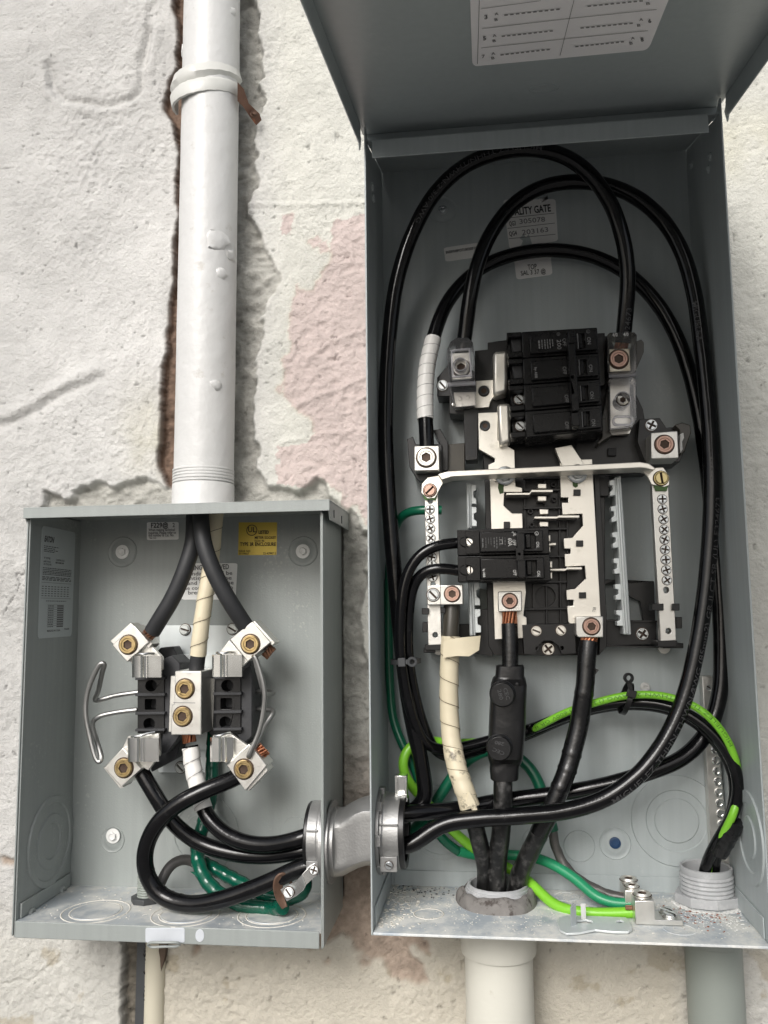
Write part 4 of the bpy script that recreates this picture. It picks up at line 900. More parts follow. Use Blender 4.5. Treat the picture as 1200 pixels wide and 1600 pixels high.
def seam(path, r, pitch, parent, twist=1, th=.00028, m='seam_dirt_shadow', wob=.0):
    P, T, N, B, S = frames(path); pts = []; n = int(S[-1]/pitch*26); Sn = np.array(S)
    for k in range(n+1):
        s = S[-1]*k/n; i = int(np.clip(np.searchsorted(Sn, s)-1, 0, len(P)-2)); t = (s-S[i])/max(S[i+1]-S[i], 1e-6)
        a = -twist*2*math.pi*s/pitch; c = P[i].lerp(P[i+1], t); pts.append(c+(N[i]*math.cos(a)+B[i]*math.sin(a))*r)
    return obj('tape_seam', G().tube(pts, th, 5), M[m], parent, smooth=60)
# service entrance cables coming down from the pipe
lp_ = [(304, 799, .047), (303, 812, .051), (302, 845, .058), (291, 884, .062), (271, 932, .062), (252, 964, .060), (238, 987, .056)]
t = thing('service_cable', 'old matt black cable curving down from the pipe to the upper left lug', 'cable', at(238, 987, .056), 'service cables from the pipe')
rS = pxm(13.3, .06)
ob, pth = cable_obj('insulation', lp_, rS, 'black_old_cable', t); strands(at(240, 983, .0565), at(228, 997, .053), rS*.8, 19, t, 'copper_dark', 3)
lp_ = [(313.5, 798, .064), (314, 811, .068), (318.5, 850, .074), (337, 900, .074), (362, 945, .068), (381, 974, .060), (386, 982, .058)]
t = thing('service_cable', 'old matt black cable crossing over the taped one to the upper right lug', 'cable', at(386, 982, .058), 'service cables from the pipe')
ob, pth = cable_obj('insulation', lp_, rS, 'black_old_cable', t); strands(at(416, 1015, .054), at(424, 1022, .053), rS*.8, 19, t, 'copper_dark', 4)
lp_ = [(337, 800, .042), (335.5, 813, .044), (329.5, 880, .048), (321, 932, .050), (313, 990, .050), (309.5, 1024, .048)]
t = thing('service_cable', 'cable wrapped in cream tape running from the pipe to the middle lug', 'cable', at(308, 1050, .046), 'service cables from the pipe')
r0 = pxm(13, .05)
ob, pt_ = cable_obj('tape_wrap', lp_, r0, 'cream_tape', t, .0016, 8, 24, wrapmod(.021, .06, .012, 2)); seam(pt_, r0*1.022, .021, t)
cable_obj('insulation', [(311, 1012, .049), (308.5, 1032, .047), (306, 1060, .044)], r0*.93, 'black_old_cable', t)
# load cables of the smaller box
rL = pxm(12.6, .07)
t = thing('load_cable', 'glossy black cable sweeping from the lower left lug to the nipple', 'cable', at(224, 1212, .056), 'load cables of the smaller box')
lowA = [(213, 1193, .052), (225, 1213, .054), (247, 1250, .056), (271, 1286, .054), (312, 1317, .052), (368, 1334, .054), (424, 1337, .058), (478, 1328, .066)]
NLc = V((NL.x, NL.y+.004, NL.z-.004))
pa = P3(lowA)+[V((-.150, -.052, -.207)), V((-.134, -.056, -.205))]
ob, pth = cable_obj('insulation', pa, rL, 'black_cable', t); strands(at(222, 1207, .0545), at(210, 1190, .052), rL*.8, 19, t, 'copper', 5)
t = thing('load_cable', 'glossy black cable with white tape from the middle lug to the nipple', 'cable', at(300, 1150, .045), 'load cables of the smaller box')
lowB = [(294, 1140, .042), (297, 1160, .043), (301, 1195, .045), (309, 1230, .048), (320, 1268, .052), (346, 1299, .060), (382, 1316.5, .066), (424, 1320, .070), (476, 1308, .074)]
pb_ = P3(lowB)+[V((-.150, -.068, -.190)), V((-.134, -.068, -.190))]
full = smoothpath(spline(pb_, .003), 6)
obj('insulation', G().tube(sub(full, .014, 0), rL, 16), M['black_cable'], t, smooth=60)
pt_ = smoothpath(spline(P3([(298, 1168, .0435), (301, 1195, .045), (309, 1230, .048), (318.5, 1264, .0515)]), .0014), 5)
obj('tape_wrap', G().tube(pt_, rL*1.10, 24, True, wrapmod(.013, .09, .02, 5)), M['white_tape'], t, smooth=60); seam(pt_, rL*1.135, .013, t, th=.0002, m='grey_ink')
strands(at(296.5, 1160, .043), at(294, 1144, .042), rL*.85, 19, t, 'copper', 6)
t = thing('load_cable', 'glossy black cable looping from the lower right lug round the bottom to the nipple', 'cable', at(388, 1190, .056), 'load cables of the smaller box')
lowC = [(380, 1209, .058), (358, 1220, .064), (315, 1237, .072), (270, 1262, .076), (239, 1297, .074), (226, 1335, .070), (230, 1370, .068), (253, 1400, .068), (295, 1413, .072), (340, 1407, .076), (389, 1391, .078), (428, 1375, .080), (466, 1357, .080)]
pc = P3(lowC)+[V((-.158, -.081, -.217)), V((-.146, -.077, -.212)), V((-.134, -.073, -.208))]
pathC = smoothpath(spline(pc, .003), 8)
def ridges(s, a, p, marks=(.135, .146, .158, .168, .178)):
    k = 1.0
    for q in marks: k += .05*math.exp(-((s-q)/.0012)**2)*max(0, math.cos(a-2.2))
    return k
pathC2 = []
for i in range(len(pathC)-1): pathC2 += [pathC[i].lerp(pathC[i+1], k/3) for k in range(3)]
pathC2.append(pathC[-1]); pathC2 = smoothpath(pathC2, 4)
obj('insulation', G().tube(pathC2, rL*1.04, 18, True, ridges), M['black_cable'], t, smooth=60)
strands(at(400, 1182, .058), at(414, 1169, .055), rL*.82, 19, t, 'copper', 7, 1.1)
# green taped grounds behind
t = thing('ground_wire', 'dark green taped ground wire dropping behind the socket to the bottom of the smaller box', 'ground wire', at(420, 1418, .045))
gA = [(334, 1140, .010), (332, 1185, .012), (329, 1245, .020), (317, 1290, .030), (308, 1328, .036), (315, 1362, .046), (338, 1393, .055), (380, 1414, .058), (425, 1419, .060), (442, 1417, .072)]
rG = pxm(11, .045)
cable_obj('tape_wrap', gA, rG, 'green_tape', t, .0016, 6, 18, wrapmod(.012, .12, .03, 9))
g = G(); tri = P3([(306, 1369, .052), (317, 1376, .055), (310, 1363, .052), (297, 1362, .050)]); g.prism(tri, [p+V((0, .0006, 0)) for p in tri]); obj('loose_tape_end', g, M['green_tape'], t)
t = thing('ground_wire', 'second dark green taped ground wire looping low beside the nipple', 'ground wire', at(440, 1420, .06))
gB = [(312, 1345, .026), (336, 1358, .032), (376, 1379, .040), (412, 1398, .048), (440, 1405, .052), (468, 1398, .050), (478, 1385, .046), (474, 1370, .040)]
cable_obj('tape_wrap', gB, rG*.95, 'green_tape', t, .0016, 6, 18, wrapmod(.011, .12, .03, 19))
t = thing('ground_wire', 'worn grey wire bending out of the small grey fitting in the smaller box', 'ground wire', at(250, 1390, .05))
cable_obj('insulation', [(236, 1402, .052), (246, 1392, .052), (256, 1368, .046), (266, 1351, .040), (284, 1342, .034), (304, 1346, .028), (322, 1362, .026)], pxm(8, .045), 'grey_wire', t)
fc = atz(229, 1408, BZ); t = thing('cable_fitting', 'small grey threaded fitting with a nut on the floor of the smaller box', 'cable fitting', V((fc.x, fc.y, BZ)))
obj('thread', G().lathe((fc.x, fc.y, BZ), (0, 0, 1), [(.0088 if k % 2 else .0080, .004+.0011*k) for k in range(18)]+[(.0066, .0238), (.0064, .015)], 26), M['pvc_grey'], t)
g = G(); hx6 = [V((fc.x+.0142*math.cos(a), fc.y+.0142*math.sin(a), BZ)) for a in np.linspace(.2, .2+2*math.pi, 9)[:-1]]; g.prism([p+V((0, 0, .005)) for p in hx6], hx6); obj('nut', g, M['dark_strip'], t, bevel=.0006)
# ================================================================== BREAKER PANEL INTERIOR (bus bars, neutral bars, black base)
pi_ = thing('panel_interior', 'pale bus bars, long screw bars and black base inside the larger box', 'bus assembly', at(855, 1025, .006))
def part(name, poly, d0, d1, m, parent=None, bevel=.0004, label=None, holes=None): return obj(name, pp(poly, d0, d1, None, holes), M[m], parent or pi_, label, bevel)
base = part('base', [(757, 560), (770, 545), (770, 534), (800, 530), (945, 520), (946, 640), (1005, 690), (1008, 738), (945, 745), (946, 1010), (935, 1024), (772, 1024), (763, 1008), (757, 740), (748, 640), (742, 600)], .005, .027, 'black_plastic')
# ribs and cells of the black base, seen between the bars
g = G()
for y in (745, 764, 792, 825, 868, 908, 950, 975): pp([(818, y), (886, y-1), (886, y+2.5), (818, y+3.5)], .024, .036, g)
for x in (818, 850, 872, 884): pp([(x, 742), (x+3, 742), (x+6, 990), (x+3, 990)], .024, .033, g)
for x, y in ((865, 757), (866, 780), (829, 799), (831, 820)): pp(circ(x, y, 4.5, 12), .026, .034, g, [circ(x, y, 2.2, 8)])
obj('base_rib', g, M['black_plastic'], base, stuff=True, bevel=.0003)
part('base_socket', rrect(832, 912, 872, 953, 4), .026, .034, 'black_plastic', base, holes=[circ(852, 932, 16, 24)])
part('base_edge', [(928, 735), (936, 733), (948, 960), (948, 1010), (936, 1024), (938, 960)], .020, .040, 'black_plastic', base)
part('base_foot', [(943, 969), (1026, 971), (1026, 1007), (943, 1009)], .006, .026, 'black_plastic', base)
g = G(); pp([(943, 968), (1028, 970), (1028, 972.5), (943, 970.5)], .006, .030, g); pp([(943, 1008), (1030, 1010), (1030, 1012.5), (943, 1010.5)], .006, .032, g); obj('foot_edge', g, M['black_plastic'], base, stuff=True)
screw_px('screw', 'combo', 1003.5, 990.5, .026, 8.5, 'zinc_bright', base, .6)
part('base_web', [(936, 905), (1022, 908), (1024, 970), (1005, 970), (1000, 940), (980, 930), (962, 906), (942, 915)], .006, .014, 'black_plastic', base)
part('base_clip', [(934, 745), (952, 745), (951, 775), (936, 775)], .010, .034, 'black_plastic', base)
part('base_foot', [(735, 955), (770, 950), (770, 1026), (737, 1020)], .006, .026, 'black_plastic', base)
part('base_foot', [(708, 975), (738, 975), (738, 1012), (690, 1012)], .006, .014, 'black_plastic', base)
# upper black structure around the main lugs
part('arm', [(742, 548), (762, 546), (762, 535), (800, 532), (800, 600), (742, 600)], .010, .034, 'black_plastic', base)
part('arm', [(683, 590), (704, 566), (770, 590), (795, 640), (770, 652), (702, 646), (702, 619), (683, 619)], .008, .036, 'black_plastic', base)
part('arm_tie', [(724, 640), (747, 638), (746, 718), (727, 719)], .020, .043, 'black_plastic', base)
g = G(); pp([(732, 702), (742, 702), (742, 712), (732, 712)], .040, .0432, g); obj('slot', g, M['ink'], base)
screw_px('screw', 'slot', 691.5, 602.5, .036, 8.5, 'zinc_bright', pi_, .9)
part('arm', [(933, 525), (952, 525), (1005, 640), (1010, 675), (1010, 740), (900, 742), (900, 690), (938, 680)], .008, .030, 'black_plastic', base)
part('window', [(950, 700), (963, 700), (963, 712), (950, 712)], .028, .034, 'ink', base)
# ---- bus bars
lb = part('bus_bar', [(765, 741), (804, 741), (806, 760), (816, 762), (816, 769), (788, 769), (787, 790), (800, 802), (816, 802), (820, 905), (822, 925), (818, 962), (823, 965), (823, 997), (773, 999), (770, 905)], .036, .041, 'tin_plate', label='left bus bar')
part('bus_post', rrect(787, 815, 797, 827, 1), .030, .044, 'black_plastic', lb)
zx = lambda x, y: (780+x/3.75, 700+y/3.75)
rb_ = part('bus_bar', [zx(*p) for p in [(355, 70), (545, 65), (595, 985), (610, 1060), (450, 1060), (405, 1020), (398, 925), (435, 925), (435, 890), (395, 890), (393, 832), (445, 825), (508, 765), (502, 690), (385, 695), (383, 622), (418, 620), (418, 590), (380, 590), (378, 530), (430, 525), (490, 455), (487, 385), (370, 390), (368, 320), (405, 320), (405, 290), (360, 290)]], .036, .041, 'tin_plate', label='right bus bar')
for cx, cy in ((457, 260), (472, 559), (489, 863)): part('bus_post', [zx(*p) for p in rrect(cx-21, cy-18, cx+21, cy+18, 3)], .030, .044, 'black_plastic', rb_)
text_flat([('TER', *zx(563, 962), *zx(568, 932), 4.5)], M['grey_ink'], rb_, lambda x, y: at(x, y, .0411))
# main bus: bent plates feeding the breaker
part('main_bus', [(744, 595), (770.5, 593.5), (771, 620), (766, 628), (764, 636), (711, 639.5), (709, 613), (744, 612)], .036, .042, 'tin_plate', label='upper left lug plate', holes=[circ(756, 611, 9, 20)])
screw_px('plate_screw', 'hexsocket', 756, 611, .039, 8.6, 'dark_strip', pi_)
part('main_bus', [(770, 551), (775, 548.5), (793, 547), (793, 612), (778, 616.5), (770.5, 618)], .036, .060, 'tin_plate', bevel=.003)
part('main_bus', [(776.5, 631), (797, 629), (799, 690), (780, 697)], .036, .058, 'tin_plate', bevel=.003)
part('main_bus', [(747, 645), (777, 644), (777.6, 688), (804, 703.5), (805, 742), (763, 742), (763, 726), (773, 722), (773, 716), (748, 701.7)], .036, .0425, 'tin_plate', label='left feeder plate with a stamped mark', holes=[circ(757.8, 665.5, 8.2, 20)])
screw_px('plate_screw', 'hexsocket', 757.8, 665.5, .039, 8, 'dark_strip', pi_)
for x, y in ((709, 632), (719, 623), (737, 634), (721, 634), (731, 621)):
    screw_px('weld_nub', 'torx', x, y, .0415, 3.6, 'tin_plate', pi_)
part('main_bus', [(867, 700), (893, 695), (911, 722), (911, 742), (884, 742)], .036, .045, 'tin_plate', label='right feeder plate')
# hexagon nuts holding the feeders, with green paint marks
for x, y in ((789, 744.5), (902, 741)):
    s = part('square_washer', rrect(x-16, y-10, x+16, y+8, 1), .040, .0435, 'tin_plate'); screw_px('hex_nut', 'hexbolt', x, y-1, .0435, 15, 'zinc_bright', pi_, .4)
for pl_ in ([(779, 752), (785, 753), (787, 758), (787, 770), (781, 772), (778, 762)], [(895, 753), (903, 752), (903, 760), (899, 762), (895, 759)]):
    part('torque_mark', pl_, .0408, .0418, 'green_mark', bevel=.0003)
part('torque_mark', [(660, 774), (683, 774), (680, 781), (664, 781)], .056, .0585, 'green_mark', bevel=.0003); part('torque_mark', [(1021, 758), (1044, 759), (1042, 767), (1025, 767)], .056, .0585, 'green_mark', bevel=.0003)
# stab blades
def blade(x0, y0, x1, y1, cl):
    b = part('stab', [(x0, y0-1.5), ((x0+x1)/2, y0-1.8), ((x0+x1)/2+3, y1-4), (x1, y1-4), (x1, y1), ((x0+x1)/2+3, y1), ((x0+x1)/2, y0+2), (x0, y0+2)], .034, .054, 'tin_plate')
    for c in cl:
        for yy in (-12.5, 7):
            part('stab_clip', [(c-7, y1+yy-1), (c+7, y1+yy-1), (c+7, y1+yy+7), (c-7, y1+yy+7)], .030, .046, 'tin_plate', b, .0006)
blade(791, 771.5, 864, 769, [847]); blade(835, 808.5, 905.5, 809, [850]); blade(852, 850.5, 869, 852, []); blade(857, 890, 909.5, 890, [])
for x, y in ((858, 841), (858, 858), (861, 882), (861, 899)): part('stab_clip', [(x-2, y-5), (x+2, y-5), (x+2, y+5), (x-2, y+5)], .030, .046, 'tin_plate')
# lower black cover
cv = part('end_cover', [(816, 976.5), (898, 974), (900, 1021), (878, 1022), (872, 1008), (862, 1001), (850, 1001), (842, 1008), (836, 1023.5), (819, 1022)], .020, .048, 'black_plastic', bevel=.0008, holes=[circ(839.5, 1013.5, 3.2, 12), circ(878, 1012.5, 3.2, 12)])
part('cover_shelf', [(838, 1004), (876, 1004), (880, 1024), (834, 1024)], .014, .036, 'black_plastic', cv)
for x, y, s in ((838, 986, .4), (876.5, 985, .8)): screw_px('screw', 'slot', x, y, .048, 7.4, 'tin_plate', cv, s)
screw_px('screw', 'combo', 856.5, 1014, .036, 8.8, 'tin_plate', cv, .9)
# ---- lugs
def blk(face, scr, d0, d1, m='aluminium', sm='rosy_brass', rpx=11, label=None):
    b = part('lug', face, d0, d1, m, None, .0008, label); screw_px('set_screw', 'hexsocket', scr[0], scr[1], d1+.0001, rpx, sm, b, scr[0]); return b
blk([(778, 924.5), (815, 923), (815.6, 955), (778.5, 956)], (796.5, 939), .041, .060, label='middle bus lug')
blk([(900, 963.5), (942.7, 963), (943, 996), (904, 996), (900, 992)], (924, 978.7), .041, .060, rpx=12, label='lower right bus lug')
blk([(647, 697), (686, 696), (687, 735), (647, 736)], (666, 715), .040, .068, 'aluminium', 'tin_plate', 14.5, 'upper left neutral lug')
blk([(1017, 676), (1059, 673), (1061, 716), (1017.5, 717)], (1038, 694.5), .040, .070, 'aluminium', 'rosy_brass', 13.5, 'upper right neutral lug')
# black cradles round the neutral lugs
part('cradle', [(636, 686), (645, 682), (649, 694), (690, 694), (692, 742), (684, 750), (655, 752), (640, 730)], .010, .050, 'black_plastic', base)
part('cradle', [(676, 672), (688, 670), (700, 692), (700, 735), (690, 735), (688, 694)], .010, .046, 'black_plastic', base)
part('smoky_guard', [(692, 695), (726, 692), (726, 738), (692, 741)], .018, .040, 'smoke_plastic', base)
part('cradle', [(999, 655), (1031, 653), (1041, 668), (1062, 667), (1078, 664), (1080, 676), (1066, 712), (1062, 722), (1008, 722), (996, 690)], .010, .046, 'black_plastic', base)
g = pp([(1054, 664), (1066, 660), (1079, 664), (1080, 676), (1070, 705), (1063, 712), (1062, 672)], .020, .056); obj('smoky_guard', g, M['smoke_plastic'], base, bevel=.0008)
part('white_clip', [(1063, 678), (1068, 676), (1069, 684), (1066, 690), (1067, 702), (1063, 708), (1062, 694)], .050, .060, 'white_sticker', base)
screw_px('screw', 'combo', 1017.5, 664.5, .046, 8.5, 'zinc_bright', base, .5)
g = G()
for k in range(6):
    x = 655+k*5; pts = [at(x, 733, .050), at(x+1, 740, .048), at(x+3, 746+random.random()*3, .045)]; g.tube(pts, .0011, 6)
obj('strand_tips', g, M['copper_dark'], pi_, stuff=True)
# ---- neutral bars
def nbar(quad, holes, screws, cover, label):
    b = part('neutral_bar', quad, .046, .056, 'aluminium', None, .0006, label, holes)
    for i, (x, y) in enumerate(screws): screw_px('terminal_screw', 'combo', x, y, .0561, 6.6, 'zinc_bright', b, i*1.3)
    return b
nbar([(663, 762), (684, 762), (690, 1007), (669, 1008)], [circ(680, 992, 4.2, 14), circ(676.5, 913, 4, 14), circ(672.5, 783, 4, 14)],
     [(672, 796), (672.3, 811), (672.8, 826), (673.3, 841), (674, 856), (675, 870.6), (675.3, 883), (676, 901.6)], None, 'left neutral bar')
nbar([(1018, 752), (1042, 752), (1045, 764), (1057, 1001), (1032, 1002)], [circ(1041, 922, 4.5, 14), circ(1044.5, 986, 4.3, 14)],
     [(1034.7, 780), (1035.5, 795.5), (1036.6, 811.5), (1037.6, 827.5), (1038.4, 843), (1039, 858.7), (1040, 874.7), (1041, 890.7), (1042, 906.7)], None, 'right neutral bar')
b = part('lug', [(667, 914.5), (723, 913.5), (723.5, 944.5), (667.5, 945.5)], .045, .066, 'aluminium', None, .0007, 'double neutral lug')
part('lug_seam', [(687.5, 914.5), (688.5, 914.5), (689, 945), (688, 945)], .060, .0663, 'grey_ink', b)
screw_px('screw', 'slot', 677, 929.5, .066, 9.5, 'zinc_bright', b, .8); screw_px('set_screw', 'hexsocket', 706.6, 928, .0661, 11.5, 'rosy_brass', b)
g = G()
for x0, y0, x1, y1, d in ((659, 950, 670, 960, .060), (688, 949, 696, 958, .060), (660, 972, 668, 988, .054), (664, 1007, 702, 1016, .056), (662, 1012, 680, 1020, .050), (1019, 943, 1037, 954, .060), (1050, 943, 1062, 954, .060), (1056, 964, 1066, 982, .052), (1028, 1001, 1058, 1011, .058), (1036, 1005, 1068, 1013, .050)):
    pp(rrect(x0, y0, x1, y1, 1), .012 if x1-x0 > 18 else .044, d, g)
obj('bar_clip', g, M['black_plastic'], base, stuff=True, bevel=.0005)
part('bar_foot', circ(686, 1014, 10, 16), .006, .012, 'aluminium'); part('bar_foot', circ(1038, 1012, 10, 16), .006, .012, 'aluminium')
# neutral strap across the top, its two drops and screws
g = G(); q = [(684, 741), (700, 736), (850, 729), (1000, 721.5), (1014, 724), (1024, 731), (1022, 735), (1008, 731.5), (1000, 731), (850, 738), (706, 745), (690, 750)]; pp(q, .050, .076, g)
obj('neutral_strap', g, M['tin_plate'], pi_, bevel=.0007)
for q in ([(690, 742), (712, 741), (706, 748), (694, 752), (688, 762), (680, 778), (668, 779), (658, 770), (659, 756), (668, 746)], [(1002, 733), (1022, 731), (1036, 730), (1040, 735), (1046, 744), (1046, 758), (1038, 761), (1018, 757), (1012, 745), (1006, 738)]):
    part('strap_foot', q, .056, .0595, 'tin_plate')
screw_px('screw', 'slot', 671.8, 766.3, .0595, 9.8, 'rosy_brass', pi_, -.75); screw_px('screw', 'slot', 1032.6, 747.5, .0595, 10.5, 'gold_screw', pi_, 1.45)
# ---- rails that hold the breakers
def rail(q, n):
    """q = TL, TR, BR, BL; a folded steel rail with a toothed edge on one side"""
    right = q[0][0] > 900; m0, m1 = (.42, 1.0) if right else (0, .52)
    body = [quadmap(q, m0, 0), quadmap(q, m1, 0), quadmap(q, m1, 1), quadmap(q, m0, 1)]
    r = part('breaker_rail', body, .012, .044, 'zinc_plate', None, .001)
    f0, f1 = (.60, .84) if right else (.05, .30)
    obj('rail_fold', pp([quadmap(q, f0, .004), quadmap(q, f1, .004), quadmap(q, f1, .996), quadmap(q, f0, .996)], .040, .048), M['zinc_plate'], r, None, .0012)
    a, b = (m0+.02, .0) if right else (m1-.02, 1.0)
    for k in range(n):
        t0, t1 = k/n+.012, (k+1)/n-.055; h_ = (t1-t0)
        tooth_ = [quadmap(q, a, t0), quadmap(q, b, t0), quadmap(q, b, t0+h_*.28), quadmap(q, b*.45+a*.55, t0+h_*.36), quadmap(q, b*.45+a*.55, t0+h_*.64), quadmap(q, b, t0+h_*.72), quadmap(q, b, t1), quadmap(q, a, t1)]
        obj('rail_tooth', pp(tooth_, .030, .0435), M['zinc_plate'], r, None, .0004)
rail([(728, 754), (744, 757), (745, 826), (730, 826)], 2); rail([(731, 908), (749, 908), (752, 993), (734, 994)], 2)
rail([(952, 748), (970.5, 743), (986.5, 992), (965, 991)], 6)
part('grey_tab', [(749, 919), (765, 923), (767, 962), (752, 966)], .006, .012, 'pvc_grey')
# ---- clear lug covers
def shell(name, outer, d0, d1, parent, m='clear_plastic', hole=None, label=None, th=.06):
    cx = sum(p[0] for p in outer)/len(outer); cy = sum(p[1] for p in outer)/len(outer); inn = [(cx+(x-cx)*(1-th*1.6), cy+(y-cy)*(1-th)) for x, y in outer]
    g = G(); pp(outer, d0, d1, g, [inn]); pp(outer, d1+.0001, d1+.0012, g, hole)
    return obj(name, g, M[m], parent, label, bevel=.0004)
# left main lug under its cover
ml = part('lug', [(703, 552), (735, 550), (738, 592), (706, 594)], .036, .058, 'tin_plate', None, .0008, 'left main lug under the clear cover')
screw_px('set_screw', 'hexsocket', 720.5, 575, .0581, 13.5, 'tin_plate', ml)
oc = [(699, 545), (704, 534), (713, 528), (731, 527), (739, 535), (742, 560), (742, 590), (736, 594), (703, 597), (699, 560)]
c1 = shell('lug_cover', oc, .036, .066, pi_, hole=[circ(719.5, 570, 9.3, 20)], label='clear plastic cover over the left main lug')
cc = at(719.5, 570, .067); g = G(); g.lathe(cc, (0, -1, 0), [(pxm(9.2, .067), -.008), (pxm(11, .067), -.008), (pxm(11, .067), .002), (pxm(9.2, .067), .002), (pxm(9.2, .067), -.008)], 24, False, False); obj('cover_collar', g, M['clear_rim'], c1)
g = pp([(704, 546), (735, 543), (738, 588), (706, 590)], .066, .0685, None, [[(707, 549), (732, 546.5), (735, 585), (709, 587)]]); obj('cover_rim', g, M['clear_rim'], c1, bevel=.0004)
shell('lug_cover', [(701, 600), (743, 598), (744, 634), (709, 637)], .043, .054, pi_, label='lower flap of the left clear cover')
g = G(); g.tube([at(700, 601, .062), at(743, 598.5, .062)], .0022, 10); obj('cover_hinge', g, M['clear_rim'], c1)
# right main lug under its cover
mr_ = part('lug', [(951, 545), (984, 544), (986, 580), (952, 582)], .036, .058, 'tin_plate', None, .0008, 'right main lug under the clear cover')
screw_px('set_screw', 'hexsocket', 966.5, 561.5, .0581, 14, 'rosy_brass', mr_)
c2 = shell('lug_cover', [(949, 523), (953, 519.5), (991, 519), (995, 523), (995, 578), (989, 584), (955, 585), (950, 582)], .036, .062, pi_, 'smoky_clear', hole=[circ(967, 561, 16, 24)], label='smoky clear cover over the right main lug')
g = G(); g.tube([at(951, 587, .060), at(993, 585, .060)], .0024, 10); obj('cover_hinge', g, M['clear_rim'], c2)
c3_ = shell('lug_cover', [(951, 594), (956, 590), (990, 589), (994, 594), (995, 655), (988, 668), (952, 672)], .036, .060, pi_, hole=[circ(973, 624.7, 11, 24)], label='lower clear flap beside the main breaker')
g = G(); cc = at(973, 624.7, .061); g.lathe(cc, (0, -1, 0), [(pxm(11, .06), -.012), (pxm(12.6, .06), -.012), (pxm(12.6, .06), .0016), (pxm(11, .06), .0016), (pxm(11, .06), -.012)], 24, False, False); obj('cover_collar', g, M['clear_rim'], c3_)
g = pp(rrect(957, 649, 990, 665, 7), .060, .0635, None, [rrect(960, 652, 987, 662, 5)]); obj('cover_slot', g, M['clear_rim'], c3_, bevel=.0004)
part('main_bus', [(951, 598), (984, 596), (986, 672), (984, 678), (953, 680)], .034, .040, 'tin_plate', label='right main lug plate')
screw_px('plate_screw', 'hexsocket', 973, 625, .040, 9, 'tin_plate', pi_)
text_flat([('4/0', 957, 526, 965, 525.6, 5.5, .02), ('4/0', 974, 525.3, 982, 525, 5.5, .02)], M['white_ink'], c2, lambda x, y: at(x, y, .0634))
part('smoky_guard', [(941, 655), (949, 610), (951, 672), (957, 680), (943, 688), (936, 694), (934, 691), (941, 684)], .030, .050, 'smoke_plastic', base)
part('side_guard', [(990, 535), (1002, 530), (1006, 535), (1006, 550), (994, 578), (990, 582)], .020, .052, 'smoke_plastic', base)
part('side_guard', [(933, 530), (943, 523), (946, 600), (936, 605)], .020, .048, 'black_plastic', base)
# ================================================================== BREAKERS
def bplate(name, poly, d0, d1, parent, m='breaker_plastic', bevel=.0006, holes=None): return obj(name, pp(poly, d0, d1, None, holes), M[m], parent, None, bevel)
def Qm(q): return lambda s, t: quadmap(q, s, t)
mbk = thing('main_breaker', 'wide black four pole main breaker with a long tie bar across its handles', 'breaker', at(880, 680, .036))
Q = Qm([(815, 518), (933, 511), (943, 673), (822, 684)])
DM = .084
def pole(mk, Q, t0, t1, dT, plate, slot, parent, tog):
    p = bplate('pole', [Q(0, t0), Q(1, t0), Q(1, t1), Q(0, t1)], .036, dT-.004, parent, bevel=.0007)
    return p
for k in range(4):
    t0, t1 = k*.25+.002, (k+1)*.25-.002
    p = bplate('pole', [Q(0, t0), Q(1, t0), Q(1, t1), Q(0, t1)], .036, DM-.005, mbk, bevel=.0008)
    a, b = t0+.03, t1-.035
    bplate('face_plate', [Q(.10+.012*k*0, a), Q(.60, a), Q(.60, b), Q(.10, b)], DM-.006, DM, p, bevel=.0009)
    bplate('face_plate', [Q(.60, a-.005), Q(.985, a-.005), Q(.985, b), Q(.60, b)], DM-.006, DM+.001, p, holes=[[Q(.735, a+.02), Q(.83, a+.02), Q(.83, b-.02), Q(.735, b-.02)]])
    bplate('handle', [Q(.745, a+.024), Q(.79, a+.024), Q(.79, b-.024), Q(.745, b-.024)], DM-.006, DM+.002, p)
    bplate('handle_edge', [Q(.728, a+.018), Q(.744, a+.018), Q(.744, b-.018), Q(.728, b-.018)], DM, DM+.0022, p, 'grey_ink', .0003)
    # terminal jaws at the left end
    for ta, tb in ((t0+.0, t0+.045), (t1-.06, t1-.01)):
        bplate('terminal_wall', [(Q(-.20, ta)[0], Q(-.20, ta)[1]), Q(0, ta), Q(0, tb), Q(-.19, tb)], .040, DM-.010, p)
    bplate('terminal_back', [Q(-.19, t0+.03), Q(0, t0+.03), Q(0, t1-.03), Q(-.17, t1-.03)], .038, DM-.030, p)
    if k >= 2: c = Q(-.07, (t0+t1)/2+.01); screw_px('screw', 'slot', c[0], c[1], DM-.026, 7.5, 'zinc_bright', p, .8)
    else: bplate('dusty_plug', [Q(-.15, t0+.05), Q(-.01, t0+.05), Q(-.01, t1-.06), Q(-.12, t1-.06)], .050, DM-.018, p, 'grey_black')
PM = lambda x, y: at(x, y, DM+.0012)
tb_ = bplate('tie_bar', [(886.5, 517), (897, 516), (905.5, 641), (894, 643)], DM+.004, DM+.016, mbk, bevel=.0006, holes=[circ(894.5, 589, 2.3, 10)])
bplate('tie_cap', [(888, 517), (898, 516), (899, 535), (889, 536)], DM+.0155, DM+.0185, tb_, bevel=.0005)
bplate('tie_cap', [(893, 645), (904, 644), (906, 665), (894.5, 666)], DM+.002, DM+.0165, tb_, bevel=.0005)
rows = [(898, 521, 902, 574, .6, 0)]
txt = []
for k, (x, y, x2, y2) in enumerate(((920, 527), (922, 571), (924, 613), (926, 656)) and [(917, 527, 918, 538), (919.5, 570, 920.5, 581), (921.7, 612, 922.7, 623), (924, 655, 925, 666)]): txt.append(('ON', x, y, x2, y2, 5.8, .012))
for x, y, x2, y2 in ((878.5, 529, 879.5, 541), (879, 573, 880, 585), (882, 617, 883, 629), (882.5, 659, 883.5, 671)): txt.append(('OFF', x, y, x2, y2, 5.8, .012))
